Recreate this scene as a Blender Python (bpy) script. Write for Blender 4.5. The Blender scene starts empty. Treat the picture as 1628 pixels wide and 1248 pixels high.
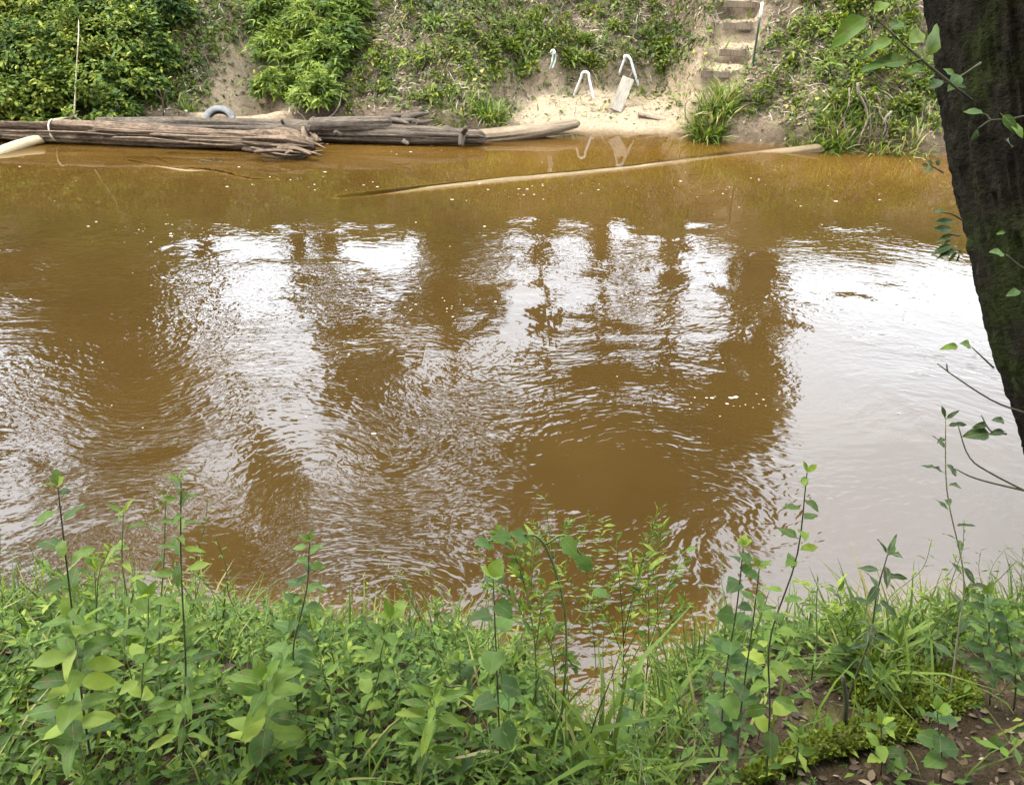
import bpy, math, random
import numpy as np
from mathutils import Vector, Matrix

random.seed(7)
RNG = np.random.default_rng(7)
S = bpy.context.scene
COL = S.collection

# ------------------------------------------------------------------ camera
CAM_H, PITCH, FPX = 3.0, math.radians(32.0), 1230.0      # eye above the water, tilt down, focal length in pixels of a 1628 px wide picture
cam_d = bpy.data.cameras.new('camera'); cam = bpy.data.objects.new('camera', cam_d); COL.objects.link(cam)
cam.location = (0, 0, CAM_H); cam.rotation_euler = (math.pi / 2 - PITCH, 0, 0)
cam_d.sensor_width = 36.0; cam_d.lens = 36.0 * FPX / 1628.0
cam_d.clip_start = 0.05; cam_d.clip_end = 600
S.camera = cam

# ------------------------------------------------------------------ sky, sun, exposure
SUN_EL, SUN_AZ = math.radians(58), math.radians(-80)     # azimuth from +Y towards +X
world = bpy.data.worlds.new('World'); S.world = world; world.use_nodes = True
wn = world.node_tree.nodes; wl = world.node_tree.links; wn.clear()
sky = wn.new('ShaderNodeTexSky'); sky.sky_type = 'NISHITA'; sky.sun_disc = False
sky.sun_elevation = SUN_EL; sky.sun_rotation = SUN_AZ; sky.dust_density = 3.0
tc = wn.new('ShaderNodeTexCoord'); nz = wn.new('ShaderNodeTexNoise'); nz.inputs['Scale'].default_value = 2.2
nz.inputs['Detail'].default_value = 5; nz.inputs['Roughness'].default_value = .55
rp = wn.new('ShaderNodeValToRGB'); rp.color_ramp.elements[0].position = .3; rp.color_ramp.elements[1].position = .62
rp.color_ramp.elements[0].color = (.62, .62, .62, 1); rp.color_ramp.elements[1].color = (1, 1, 1, 1)
cl = wn.new('ShaderNodeMix'); cl.data_type = 'RGBA'
cl.inputs['B'].default_value = (43.0, 46.5, 51.5, 1)     # bright cloud sheet
bg = wn.new('ShaderNodeBackground'); bg.inputs['Strength'].default_value = 0.15
wo = wn.new('ShaderNodeOutputWorld')
wl.new(tc.outputs['Generated'], nz.inputs['Vector']); wl.new(nz.outputs['Fac'], rp.inputs['Fac'])
wl.new(rp.outputs['Color'], cl.inputs['Factor']); wl.new(sky.outputs['Color'], cl.inputs['A'])
wl.new(cl.outputs['Result'], bg.inputs['Color']); wl.new(bg.outputs['Background'], wo.inputs['Surface'])
sun_d = bpy.data.lights.new('sun', 'SUN'); sun = bpy.data.objects.new('sun', sun_d); COL.objects.link(sun)
sun_d.energy = 5.0; sun_d.angle = math.radians(12); sun_d.color = (1, .95, .86)
sdir = Vector((math.sin(SUN_AZ) * math.cos(SUN_EL), math.cos(SUN_AZ) * math.cos(SUN_EL), math.sin(SUN_EL)))
sun.rotation_euler = sdir.to_track_quat('Z', 'Y').to_euler()
S.view_settings.view_transform = 'Standard'; S.view_settings.look = 'None'
S.view_settings.gamma = 1.0; S.view_settings.exposure = 0.4; S.view_settings.use_curve_mapping = False
S.render.engine = 'CYCLES'
try:
    S.cycles.use_denoising = True; S.cycles.max_bounces = 6; S.cycles.diffuse_bounces = 3
    S.cycles.transparent_max_bounces = 8; S.cycles.caustics_reflective = False; S.cycles.sample_clamp_indirect = 6
except Exception: pass

# ------------------------------------------------------------------ view geometry (a pixel of the 1628x1248 picture to a world point)
F_ = np.array([0, math.cos(PITCH), -math.sin(PITCH)]); U_ = np.array([0, math.sin(PITCH), math.cos(PITCH)]); R_ = np.array([1., 0, 0])
C_ = np.array([0, 0, CAM_H])
def ray(px, py): return F_ + R_ * (px - 814) / FPX + U_ * (624 - py) / FPX
def at_z(px, py, z): d = ray(px, py); return C_ + d * (z - CAM_H) / d[2]
def at_y(px, py, y): d = ray(px, py); return C_ + d * y / d[1]
def at_d(px, py, dep): return C_ + ray(px, py) * dep
def refl(px, py, Y):                                     # the point at distance Y whose mirror image lies at that pixel
    d = ray(px, py); w = C_ + d * (-CAM_H) / d[2]; r = d * np.array([1, 1, -1]); return w + r * (Y - w[1]) / r[1]

# ------------------------------------------------------------------ noise
def _h(i, j, k, seed):
    with np.errstate(over='ignore'):
        n = (i.astype(np.int64) * 374761393 + j.astype(np.int64) * 668265263 + k.astype(np.int64) * 1274126177 + seed * 974711) & 0xffffffff
        n = ((n ^ (n >> 13)) * 1274126177) & 0xffffffff
        n = n ^ (n >> 16)
    return (n & 0xffff) / 65535.0
def noise3(x, y, z, seed=0):
    x, y, z = np.broadcast_arrays(np.asarray(x, float), np.asarray(y, float), np.asarray(z, float))
    xi, yi, zi = np.floor(x), np.floor(y), np.floor(z); fx, fy, fz = x - xi, y - yi, z - zi
    fx = fx * fx * (3 - 2 * fx); fy = fy * fy * (3 - 2 * fy); fz = fz * fz * (3 - 2 * fz)
    r = 0
    for a in (0, 1):
        for b in (0, 1):
            for c in (0, 1):
                r = r + _h(xi + a, yi + b, zi + c, seed) * (fx if a else 1 - fx) * (fy if b else 1 - fy) * (fz if c else 1 - fz)
    return r * 2 - 1
def fbm(x, y, z=0.0, seed=0, oct=4):
    r, a, f = 0, .5, 1.
    for o in range(oct): r = r + a * noise3(np.asarray(x) * f, np.asarray(y) * f, np.asarray(z) * f, seed + o); a *= .5; f *= 2.03
    return r
def sstep(a, b, x): t = np.clip((np.asarray(x, float) - a) / (b - a), 0, 1); return t * t * (3 - 2 * t)

# ------------------------------------------------------------------ mesh and object helpers
def mesh_np(name, v, f, attrs=None, smooth=False):
    v = np.asarray(v, np.float32); f = np.asarray(f, np.int32); n = f.shape[1]
    m = bpy.data.meshes.new(name); m.vertices.add(len(v)); m.vertices.foreach_set('co', v.ravel())
    m.loops.add(f.size); m.loops.foreach_set('vertex_index', f.ravel()); m.polygons.add(len(f))
    m.polygons.foreach_set('loop_start', np.arange(0, f.size, n, dtype=np.int32))
    if smooth: m.polygons.foreach_set('use_smooth', np.ones(len(f), bool))
    for k, a in (attrs or {}).items():
        a = np.asarray(a, np.float32)
        if a.ndim == 1: t = m.attributes.new(k, 'FLOAT', 'POINT'); t.data.foreach_set('value', a)
        else: t = m.attributes.new(k, 'FLOAT_VECTOR', 'POINT'); t.data.foreach_set('vector', a.ravel())
    m.update(calc_edges=True); m.validate(); return m
def obj(name, mesh, mat, parent=None, loc=None, M=None):
    o = bpy.data.objects.new(name, mesh); COL.objects.link(o)
    if mat and not mesh.materials: mesh.materials.append(mat)
    if parent: o.parent = parent
    if loc is not None: o.location = tuple(loc)
    if M is not None: o.matrix_basis = M
    return o
def tag(o, label, cat, group=None):
    o['label'] = label; o['category'] = cat
    if group: o['group'] = group
    return o
def thing(name, label, cat, loc=(0, 0, 0), group=None, rz=0.):
    o = bpy.data.objects.new(name, None); COL.objects.link(o); o.location = tuple(float(c) for c in loc); o.rotation_euler = (0, 0, rz)
    o.empty_display_size = .1
    return tag(o, label, cat, group)
def struct(o): o['kind'] = 'structure'; return o
def stuff(o): o['kind'] = 'stuff'; return o
def copy_tree(o, parent=None):
    c = o.copy(); COL.objects.link(c); c.parent = parent
    for ch in [q for q in o.children]: copy_tree(ch, c)
    return c
def grid_faces(nx, ny):
    i = np.arange(nx - 1)[None, :] + np.arange(ny - 1)[:, None] * nx
    return np.stack([i, i + 1, i + 1 + nx, i + nx], -1).reshape(-1, 4)
def tube_np(path, rad, seg=8, caps=True):
    P = np.asarray(path, float); n = len(P); rad = np.broadcast_to(np.asarray(rad, float), (n,))
    T = np.gradient(P, axis=0); T /= np.linalg.norm(T, axis=1)[:, None] + 1e-9
    ref = np.array([0, 0, 1.]) if abs(T[0][2]) < .8 else np.array([1., 0, 0])
    A = np.cross(T, ref); A /= np.linalg.norm(A, axis=1)[:, None] + 1e-9; B = np.cross(T, A)
    th = np.linspace(0, 2 * np.pi, seg, endpoint=False)
    v = P[:, None] + rad[:, None, None] * (A[:, None] * np.cos(th)[None, :, None] + B[:, None] * np.sin(th)[None, :, None])
    v = v.reshape(-1, 3); f = []
    for i in range(n - 1):
        for j in range(seg):
            k = (j + 1) % seg; f.append((i * seg + j, i * seg + k, (i + 1) * seg + k, (i + 1) * seg + j))
    if caps:
        v = np.vstack([v, P[0], P[-1]]); a, b = n * seg, n * seg + 1
        for j in range(seg):
            k = (j + 1) % seg; f.append((a, k, j, j)); f.append((b, (n - 1) * seg + j, (n - 1) * seg + k, (n - 1) * seg + k))
    return v, f
def tube_mesh(name, parts):                              # parts: (path, radius, seg) joined into one mesh that is one piece of wood, rope or stem
    V, Fc = [], []; o = 0
    for p in parts:
        v, f = tube_np(*p); V.append(v); Fc += [[q + o for q in t] if t[2] != t[3] else [t[0] + o, t[1] + o, t[2] + o] for t in f]; o += len(v)
    m = bpy.data.meshes.new(name); m.from_pydata(np.vstack(V).tolist(), [], Fc)
    m.polygons.foreach_set('use_smooth', np.ones(len(m.polygons), bool)); m.update(); return m
def curve(pts, n=24):                                    # Catmull-Rom through points
    P = np.asarray(pts, float); P = np.vstack([2 * P[0] - P[1], P, 2 * P[-1] - P[-2]]); out = []
    k = len(P) - 3; ts = np.linspace(0, k, n)
    for t in ts:
        i = min(int(t), k - 1); u = t - i; a, b, c, d = P[i:i + 4]
        out.append(.5 * (2 * b + (c - a) * u + (2 * a - 5 * b + 4 * c - d) * u * u + (3 * b - a - 3 * c + d) * u ** 3))
    return np.array(out)
def norm(a): return a / (np.linalg.norm(a, axis=-1, keepdims=True) + 1e-9)
KITE_V = np.array([[0, 0, 0], [.42, .27, .06], [1, 0, -.08], [.42, -.27, .06]]); KITE_F = np.array([[0, 2, 1], [0, 3, 2]])
_b = [(0, .035, 0), (.35, .035, .0), (.7, .024, -.10), (1., .002, -.30)]
BLADE_V = np.array([[x, s * w, z] for x, w, z in _b for s in (1, -1)]); BLADE_F = np.array([[2 * i, 2 * i + 1, 2 * i + 3] for i in range(3)] + [[2 * i, 2 * i + 3, 2 * i + 2] for i in range(3)])
LEAF6_V = np.array([[0, 0, 0], [.25, .2, .05], [.62, .2, .03], [1, 0, -.14], [.62, -.2, .03], [.25, -.2, .05], [.45, 0, -.02]])
LEAF6_F = np.array([[6, (i + 1) % 6, i] for i in range(6)])
def cloud(name, pos, axis, up, size, tmpl=(KITE_V, KITE_F), tint=None, width=1.):
    """many leaves as one mesh: each a copy of the template, its x along `axis`, its z near `up`"""
    V, Fc = tmpl; pos = np.asarray(pos); N = len(pos); X = norm(axis); Y = norm(np.cross(up, X)); Z = np.cross(X, Y)
    s = np.broadcast_to(np.asarray(size, float), (N,))[:, None, None]; w = np.broadcast_to(np.asarray(width, float), (N,))[:, None, None]
    v = pos[:, None] + s * (V[None, :, 0:1] * X[:, None] + w * V[None, :, 1:2] * Y[:, None] + V[None, :, 2:3] * Z[:, None])
    f = Fc[None] + (np.arange(N) * len(V))[:, None, None]
    if tint is None: tint = RNG.random(N)
    return mesh_np(name, v.reshape(-1, 3), f.reshape(-1, 3), {'tint': np.repeat(tint, len(V))})
def rvec(n): return norm(RNG.normal(size=(n, 3)))

# ------------------------------------------------------------------ materials
def mat(name):
    m = bpy.data.materials.new(name); m.use_nodes = True; n = m.node_tree.nodes; n.clear()
    out = n.new('ShaderNodeOutputMaterial'); return m, n, m.node_tree.links, out
def ramp(n, stops):
    r = n.new('ShaderNodeValToRGB'); e = r.color_ramp.elements
    while len(e) < len(stops): e.new(.5)
    for q, (p, c) in zip(e, stops): q.position = p; q.color = (*c, 1)
    return r
def math_(n, l, op, a, b=None):
    m = n.new('ShaderNodeMath'); m.operation = op
    for i, q in enumerate((a, b)):
        if q is None: continue
        if isinstance(q, (int, float)): m.inputs[i].default_value = q
        else: l.new(q, m.inputs[i])
    return m.outputs[0]
def mixc(n, l, fac, a, b, mode='MIX'):
    m = n.new('ShaderNodeMix'); m.data_type = 'RGBA'; m.blend_type = mode
    for k, q in (('Factor', fac), ('A', a), ('B', b)):
        if isinstance(q, (int, float)): m.inputs[k].default_value = q
        elif isinstance(q, tuple): m.inputs[k].default_value = (*q, 1)
        else: l.new(q, m.inputs[k])
    return m.outputs['Result']
def noise_n(n, l, vec, scale, detail=4, rough=.55, dist=0.):
    t = n.new('ShaderNodeTexNoise'); t.inputs['Scale'].default_value = scale; t.inputs['Detail'].default_value = detail
    t.inputs['Roughness'].default_value = rough; t.inputs['Distortion'].default_value = dist
    if vec is not None: l.new(vec, t.inputs['Vector'])
    return t.outputs['Fac']
def leaf_mat(name, stops, trans=.35, single=False, rough=.45, tcol=(1.25, 1.3, .55)):
    """leaf colour varies leaf by leaf; light passes through the blade"""
    m, n, l, out = mat(name)
    if single:
        fac = n.new('ShaderNodeObjectInfo').outputs['Random']
    else:
        a = n.new('ShaderNodeAttribute'); a.attribute_name = 'tint'; fac = a.outputs['Fac']
    r = ramp(n, stops); l.new(fac, r.inputs['Fac']); c = r.outputs['Color']
    if single:                                           # midrib, side veins and blotches on the blade itself
        t = n.new('ShaderNodeTexCoord'); sx = n.new('ShaderNodeSeparateXYZ'); l.new(t.outputs['Object'], sx.inputs[0])
        ay = math_(n, l, 'ABSOLUTE', sx.outputs['Y'])
        mid = math_(n, l, 'LESS_THAN', ay, .012)
        w = math_(n, l, 'SINE', math_(n, l, 'MULTIPLY', math_(n, l, 'SUBTRACT', sx.outputs['X'], ay), 48.))
        vein = math_(n, l, 'MULTIPLY', math_(n, l, 'GREATER_THAN', w, .93), .14)
        c = mixc(n, l, math_(n, l, 'MAXIMUM', math_(n, l, 'MULTIPLY', mid, .4), vein), c, (.22, .30, .10))
        nz_ = noise_n(n, l, t.outputs['Object'], 5., 5)
        c = mixc(n, l, math_(n, l, 'MULTIPLY', math_(n, l, 'SUBTRACT', nz_, .3), .55), c, (.05, .075, .02))
        hz = noise_n(n, l, t.outputs['Object'], 9., 2); oi = n.new('ShaderNodeObjectInfo').outputs['Random']
        c = mixc(n, l, math_(n, l, 'MULTIPLY', math_(n, l, 'GREATER_THAN', hz, math_(n, l, 'ADD', .60, math_(n, l, 'MULTIPLY', oi, .16))), .75), c, (.12, .085, .03))
    p = n.new('ShaderNodeBsdfPrincipled'); p.inputs['Roughness'].default_value = rough + .08; p.inputs['Specular IOR Level'].default_value = .2
    l.new(c, p.inputs['Base Color'])
    tr = n.new('ShaderNodeBsdfTranslucent'); l.new(mixc(n, l, 1., c, tcol, 'MULTIPLY'), tr.inputs['Color'])
    mx = n.new('ShaderNodeMixShader'); mx.inputs[0].default_value = trans
    l.new(p.outputs[0], mx.inputs[1]); l.new(tr.outputs[0], mx.inputs[2]); l.new(mx.outputs[0], out.inputs['Surface']); return m
def plain(name, color, rough=.7, nscale=None, color2=None, bump=0., stretch=(1, 1, 1), spec=.3, detail=5, coord='Object'):
    m, n, l, out = mat(name); p = n.new('ShaderNodeBsdfPrincipled'); p.inputs['Roughness'].default_value = rough
    p.inputs['Specular IOR Level'].default_value = spec; p.inputs['Base Color'].default_value = (*color, 1)
    if nscale:
        t = n.new('ShaderNodeTexCoord'); mp = n.new('ShaderNodeMapping'); mp.inputs['Scale'].default_value = stretch
        l.new(t.outputs[coord], mp.inputs[0]); f = noise_n(n, l, mp.outputs[0], nscale, detail, .6)
        r = ramp(n, [(.32, color), (.68, color2 or color)]); l.new(f, r.inputs['Fac']); l.new(r.outputs['Color'], p.inputs['Base Color'])
        if bump:
            b = n.new('ShaderNodeBump'); b.inputs['Strength'].default_value = .8; b.inputs['Distance'].default_value = bump
            l.new(f, b.inputs['Height']); l.new(b.outputs[0], p.inputs['Normal'])
    l.new(p.outputs[0], out.inputs['Surface']); return m

def ground_mat(name, soil_a, soil_b, sand_a, sand_b, fleck=(.34, .26, .17)):
    m, n, l, out = mat(name); t = n.new('ShaderNodeTexCoord'); v = t.outputs['Object']
    a = n.new('ShaderNodeAttribute'); a.attribute_name = 'sand'
    w = n.new('ShaderNodeAttribute'); w.attribute_name = 'wet'
    g = n.new('ShaderNodeAttribute'); g.attribute_name = 'moss'
    n1 = noise_n(n, l, v, 1.7, 6, .62); n2 = noise_n(n, l, v, 17., 5, .7); n3 = noise_n(n, l, v, 70., 3, .7)
    r = ramp(n, [(.25, soil_a), (.72, soil_b)]); l.new(math_(n, l, 'ADD', math_(n, l, 'MULTIPLY', n1, .45), math_(n, l, 'MULTIPLY', n2, .55)), r.inputs['Fac'])
    r2 = ramp(n, [(.3, sand_a), (.7, sand_b)]); l.new(n2, r2.inputs['Fac'])
    c = mixc(n, l, a.outputs['Fac'], r.outputs['Color'], r2.outputs['Color'])
    vo = n.new('ShaderNodeTexVoronoi'); vo.inputs['Scale'].default_value = 26.; l.new(v, vo.inputs['Vector'])
    fl = math_(n, l, 'MULTIPLY', math_(n, l, 'LESS_THAN', vo.outputs['Distance'], .3), math_(n, l, 'GREATER_THAN', n2, .5))
    vc = n.new('ShaderNodeSeparateColor'); l.new(vo.outputs['Color'], vc.inputs[0])
    c = mixc(n, l, math_(n, l, 'MULTIPLY', fl, .55), c, mixc(n, l, vc.outputs[0], fleck, (.07, .045, .03)))
    c = mixc(n, l, math_(n, l, 'MULTIPLY', g.outputs['Fac'], math_(n, l, 'GREATER_THAN', n2, .42)), c, (.10, .125, .02))
    c = mixc(n, l, w.outputs['Fac'], c, mixc(n, l, 1., c, (.45, .40, .34), 'MULTIPLY'))
    p = n.new('ShaderNodeBsdfPrincipled'); p.inputs['Roughness'].default_value = .9; p.inputs['Specular IOR Level'].default_value = .15
    l.new(c, p.inputs['Base Color'])
    b = n.new('ShaderNodeBump'); b.inputs['Strength'].default_value = .9; b.inputs['Distance'].default_value = .035
    l.new(math_(n, l, 'ADD', n2, math_(n, l, 'MULTIPLY', n3, .5)), b.inputs['Height']); l.new(b.outputs[0], p.inputs['Normal'])
    l.new(p.outputs[0], out.inputs['Surface']); return m

def wood_mat(name, stops, scale=9., stretch=(1.7, 6, 6), bump=.02, rough=.85, use_path=True):
    """weathered wood: grain runs along the piece (attribute `grain` = metres along, across, across)"""
    m, n, l, out = mat(name)
    if use_path:
        a = n.new('ShaderNodeAttribute'); a.attribute_name = 'grain'; src = a.outputs['Vector']
    else: src = n.new('ShaderNodeTexCoord').outputs['Object']
    mp = n.new('ShaderNodeMapping'); mp.inputs['Scale'].default_value = stretch; l.new(src, mp.inputs[0])
    f = noise_n(n, l, mp.outputs[0], scale, 7, .68); f2 = noise_n(n, l, src, 3.2, 4, .6)
    r = ramp(n, stops); l.new(math_(n, l, 'ADD', math_(n, l, 'MULTIPLY', f, .65), math_(n, l, 'MULTIPLY', f2, .35)), r.inputs['Fac'])
    p = n.new('ShaderNodeBsdfPrincipled'); p.inputs['Roughness'].default_value = rough; p.inputs['Specular IOR Level'].default_value = .2
    l.new(r.outputs['Color'], p.inputs['Base Color'])
    b = n.new('ShaderNodeBump'); b.inputs['Strength'].default_value = 1.; b.inputs['Distance'].default_value = bump
    l.new(f, b.inputs['Height']); l.new(b.outputs[0], p.inputs['Normal']); l.new(p.outputs[0], out.inputs['Surface']); return m

M_bank = ground_mat('bank_soil', (.055, .036, .023), (.17, .125, .080), (.23, .165, .10), (.385, .30, .195))
M_near = ground_mat('forest_soil', (.024, .016, .008), (.075, .050, .025), (.24, .175, .10), (.36, .27, .17), fleck=(.19, .13, .075))
M_shrub = leaf_mat('shrub_leaf', [(0, (.020, .044, .008)), (.35, (.072, .118, .017)), (.65, (.155, .198, .027)), (1, (.32, .31, .05))])
M_fern = leaf_mat('bush_leaf', [(0, (.034, .064, .010)), (.4, (.108, .158, .020)), (1, (.26, .30, .042))])
M_cover = leaf_mat('ground_cover_leaf', [(0, (.030, .048, .012)), (.5, (.090, .125, .022)), (.85, (.185, .20, .036)), (1, (.36, .32, .09))])
M_grass = leaf_mat('grass_blade', [(0, (.045, .072, .014)), (.6, (.115, .175, .027)), (.85, (.19, .23, .045)), (1, (.34, .29, .13))])
M_under = leaf_mat('undergrowth_leaf', [(0, (.030, .062, .012)), (.5, (.085, .150, .022)), (.85, (.16, .24, .035)), (1, (.26, .31, .05))], trans=.4)
M_dry = leaf_mat('dry_stem', [(0, (.10, .075, .045)), (.6, (.24, .19, .12)), (1, (.42, .36, .26))], trans=.1, tcol=(1, 1, 1))
M_litter = leaf_mat('dead_leaf', [(0, (.05, .032, .02)), (.5, (.15, .10, .06)), (.85, (.28, .21, .13)), (1, (.42, .35, .26))], trans=.12, tcol=(1, .9, .7))
M_leafA = leaf_mat('weed_leaf_green', [(0, (.048, .098, .014)), (.45, (.100, .175, .024)), (.8, (.175, .25, .034)), (1, (.30, .36, .05))], single=True, trans=.4)
M_leafB = leaf_mat('weed_leaf_blue_green', [(0, (.034, .074, .018)), (.6, (.072, .135, .028)), (1, (.13, .21, .038))], single=True, trans=.35)
M_leafC = leaf_mat('weed_leaf_yellow_green', [(0, (.09, .16, .025)), (.6, (.15, .23, .035)), (1, (.27, .33, .05))], single=True, trans=.45)
M_leafD = leaf_mat('twig_leaf_dark', [(0, (.018, .035, .012)), (1, (.045, .075, .02))], single=True, trans=.3)
M_crown = leaf_mat('tree_leaf', [(0, (.015, .03, .008)), (1, (.05, .085, .018))], trans=.25)
M_stemg = plain('green_stem', (.085, .12, .03), .6, 30., (.13, .16, .05))
M_stemd = plain('dark_stem', (.040, .034, .018), .7, 30., (.075, .075, .035))
M_stemp = plain('pale_stem', (.22, .20, .11), .6, 30., (.30, .28, .16))
M_bark = plain('tree_bark', (.028, .024, .019), .95, 7., (.085, .07, .052), .02, (4, 4, .7), spec=.1)
M_logf = wood_mat('split_log_wood', [(.30, (.020, .013, .009)), (.45, (.095, .062, .038)), (.6, (.22, .155, .10)), (.8, (.42, .33, .24))])
M_logr = wood_mat('grey_log_bark', [(.30, (.020, .015, .010)), (.46, (.080, .060, .042)), (.64, (.175, .138, .10)), (.85, (.32, .26, .19))])
M_logs = wood_mat('sandy_log_bark', [(.3, (.10, .07, .045)), (.5, (.22, .165, .105)), (.75, (.36, .28, .185))])
M_pale = wood_mat('peeled_pale_wood', [(.3, (.26, .19, .095)), (.55, (.46, .37, .22)), (.8, (.58, .50, .35))], bump=.004)
M_sunk = wood_mat('waterlogged_wood', [(.3, (.10, .07, .036)), (.55, (.19, .138, .075)), (.8, (.28, .215, .13))], bump=.008)
M_board = wood_mat('weathered_board', [(.3, (.12, .10, .075)), (.5, (.25, .215, .165)), (.75, (.38, .34, .275))], scale=6., stretch=(1, 9, 9), bump=.004, use_path=False)
M_step = wood_mat('step_board', [(.3, (.07, .05, .035)), (.5, (.18, .135, .09)), (.8, (.36, .29, .20))], scale=6., stretch=(1, 9, 9), bump=.004, use_path=False)
M_rope = plain('rope_fibre', (.40, .33, .20), .9, 60., (.58, .52, .36), .004)
M_white = plain('white_plastic_pipe', (.60, .59, .55), .4, 9., (.76, .76, .73), spec=.5)
M_tyre = plain('weathered_tyre', (.07, .068, .062), .8, 7., (.20, .195, .18), .004)
M_tread = plain('tyre_tread', (.08, .08, .08), .85, 20., (.20, .205, .205), .004)
M_post = plain('green_post_paint', (.012, .028, .018), .5, 20., (.022, .04, .026))
M_postw = plain('white_post_paint', (.62, .64, .56), .5, 20., (.75, .76, .7))
M_cloth = plain('pale_rag_cloth', (.50, .56, .46), .9, 25., (.72, .74, .66), .004)
M_root = plain('pale_root', (.20, .15, .10), .85, 18., (.42, .35, .26), .004)
M_rootd = plain('muddy_root', (.07, .05, .035), .9, 14., (.25, .20, .145), .006)
M_foam = plain('river_foam', (.36, .31, .22), .6, 40., (.55, .50, .40))
M_mossy = plain('mossy_root_bark', (.05, .038, .02), .95, 14., (.15, .175, .02), .012)
M_mossb = leaf_mat('moss_frond', [(0, (.07, .10, .012)), (1, (.20, .24, .025))], trans=.3)

# ================================================================== TERRAIN
_sp = [(-60, 214), (0, 214), (300, 208), (520, 206), (690, 214), (780, 221), (850, 219), (915, 212), (1000, 211), (1080, 214), (1130, 223), (1200, 228), (1300, 238), (1480, 247), (1700, 252)]
_sw = np.array([at_z(a, b, 0) for a, b in _sp])
def shore(x): return np.interp(x, _sw[:, 0], _sw[:, 1]) + .10 * fbm(np.asarray(x) * 1.1, 3.3, 0, 21, 3)
XB0, XB1 = at_z(770, 212, 0)[0], at_z(1085, 212, 0)[0]   # the little beach
XG = at_z(362, 190, .3)[0]                               # sandy gully between the shrubs
def beach(x): return sstep(XB0 - .3, XB0 + .7, x) * (1 - sstep(XB1 - .2, XB1 + .5, x))
def far_base(x, y):
    x = np.asarray(x, float); y = np.asarray(y, float); t = y - shore(x); b = beach(x)
    gx = XG + .35 * np.clip(t - .5, 0, 4) * .35
    g = np.exp(-((x - gx) / .72) ** 2) * sstep(.05, .5, t) * (1 - sstep(2.0, 3.0, t))
    tp = np.clip(t, 0, None)
    flat = .25 + 1.15 * b + .35 * g
    z = (.16 + .10 * b) * np.minimum(tp, flat) + (1 - b) * (1 - .7 * g) * .26 * sstep(.0, .22, tp)
    z = z + np.clip(tp - flat, 0, None) * (.86 + .12 * fbm(x * .35, 7.7, 0, 5, 2)) + .22 * b * sstep(flat, flat + .25, tp)
    z = z - .22 * g
    top = 3.1 + .25 * fbm(x * .25, y * .25, 0, 9, 2)
    z = np.where(z > top - .6, top - .6 + .6 * (1 - np.exp(-(z - (top - .6)) / .6)), z)
    amp = sstep(.05, .8, tp) * (1 - .6 * b * (1 - sstep(1.2, 1.7, tp)))
    z = z + amp * (.26 * fbm(x * .9, y * .9, 0, 1, 3) + .15 * fbm(x * 3.1, y * 3.1, 0, 2, 3)) + .012 * fbm(x * 9, y * 9, 0, 4, 2) * sstep(0, .3, tp)
    under = -1.1 * (1 - np.exp(np.clip(t, -30, 0) / (2.6 + 1.2 * b))) + .02 * fbm(x * 2, y * 2, 0, 3, 2) * sstep(-.1, -.6, t)
    return np.where(t < 0, under, z)
def hit(fn, px, py, y0=8., y1=26.):
    ys = np.linspace(y0, y1, 2400); d = ray(px, py); p = C_[None] + d[None] * (ys / d[1])[:, None]
    below = p[:, 2] < fn(p[:, 0], p[:, 1]); i = int(np.argmax(below)) if below.any() else len(ys) - 1
    return p[i]
# earth steps: (left px, right px, row of the board's top edge)
STEPS = [(1112, 1161, 113), (1142, 1187, 79), (1147, 1198, 37), (1150, 1202, 2)]
_st = []
for a, b, r in STEPS: p = hit(far_base, (a + b) / 2, r); _st.append([p[0], p[1], p[2], hit(far_base, a, r)[0], hit(far_base, b, r)[0]])
for i in range(1, len(_st)): _st[i][1] = max(_st[i][1], _st[i - 1][1] + .38)
for s, (a, b, r) in zip(_st, STEPS): s[2] = at_y((a + b) / 2, r, s[1])[2]; s[0] = at_y((a + b) / 2, r, s[1])[0]; s[3] = at_y(a, r, s[1])[0]; s[4] = at_y(b, r, s[1])[0]
_st = np.array(_st)
def path_x(y): return np.interp(y, [_st[0, 1] - 1.0, *_st[:, 1]], [_st[0, 0] + .02, *_st[:, 0]])
def path_w(x, y): return (1 - sstep(.27, .52, np.abs(x - path_x(y)))) * sstep(_st[0, 1] - .5, _st[0, 1] - .05, y)
def far_z(x, y):
    x = np.asarray(x, float); y = np.asarray(y, float); z = far_base(x, y)
    st = far_base(path_x(y), np.full_like(y, _st[0, 1] - .35)) + .18 * np.clip(y - (_st[0, 1] - .35), 0, 1.5)
    for i in range(len(_st)):
        st = np.where(y > _st[i, 1] + .035, _st[i, 2] - .012 + .12 * np.clip(y - _st[i, 1], 0, 1), st)
    st = st + .07 * fbm(x * 4, y * 4, 0, 8, 3)
    w = path_w(x, y); return z * (1 - w) + st * w
def fine(a, b, c0, c1, step, grow=1.25):
    """coordinates from a to b, even between c0 and c1, widening outside"""
    mid = np.arange(c0, c1 + step / 2, step); lo, hi = [], []; p, s = c0, step
    while p > a: s *= grow; p -= s; lo.append(p)
    p, s = c1, step
    while p < b: s *= grow; p += s; hi.append(p)
    return np.array(lo[::-1] + list(mid) + hi)
gx = fine(-150, 150, -9.6, 9.6, .05); gy = fine(6.8, 240, 10.4, 17.6, .05)
X, Y = np.meshgrid(gx, gy); Z = far_z(X, Y); T = Y - shore(X)
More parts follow.
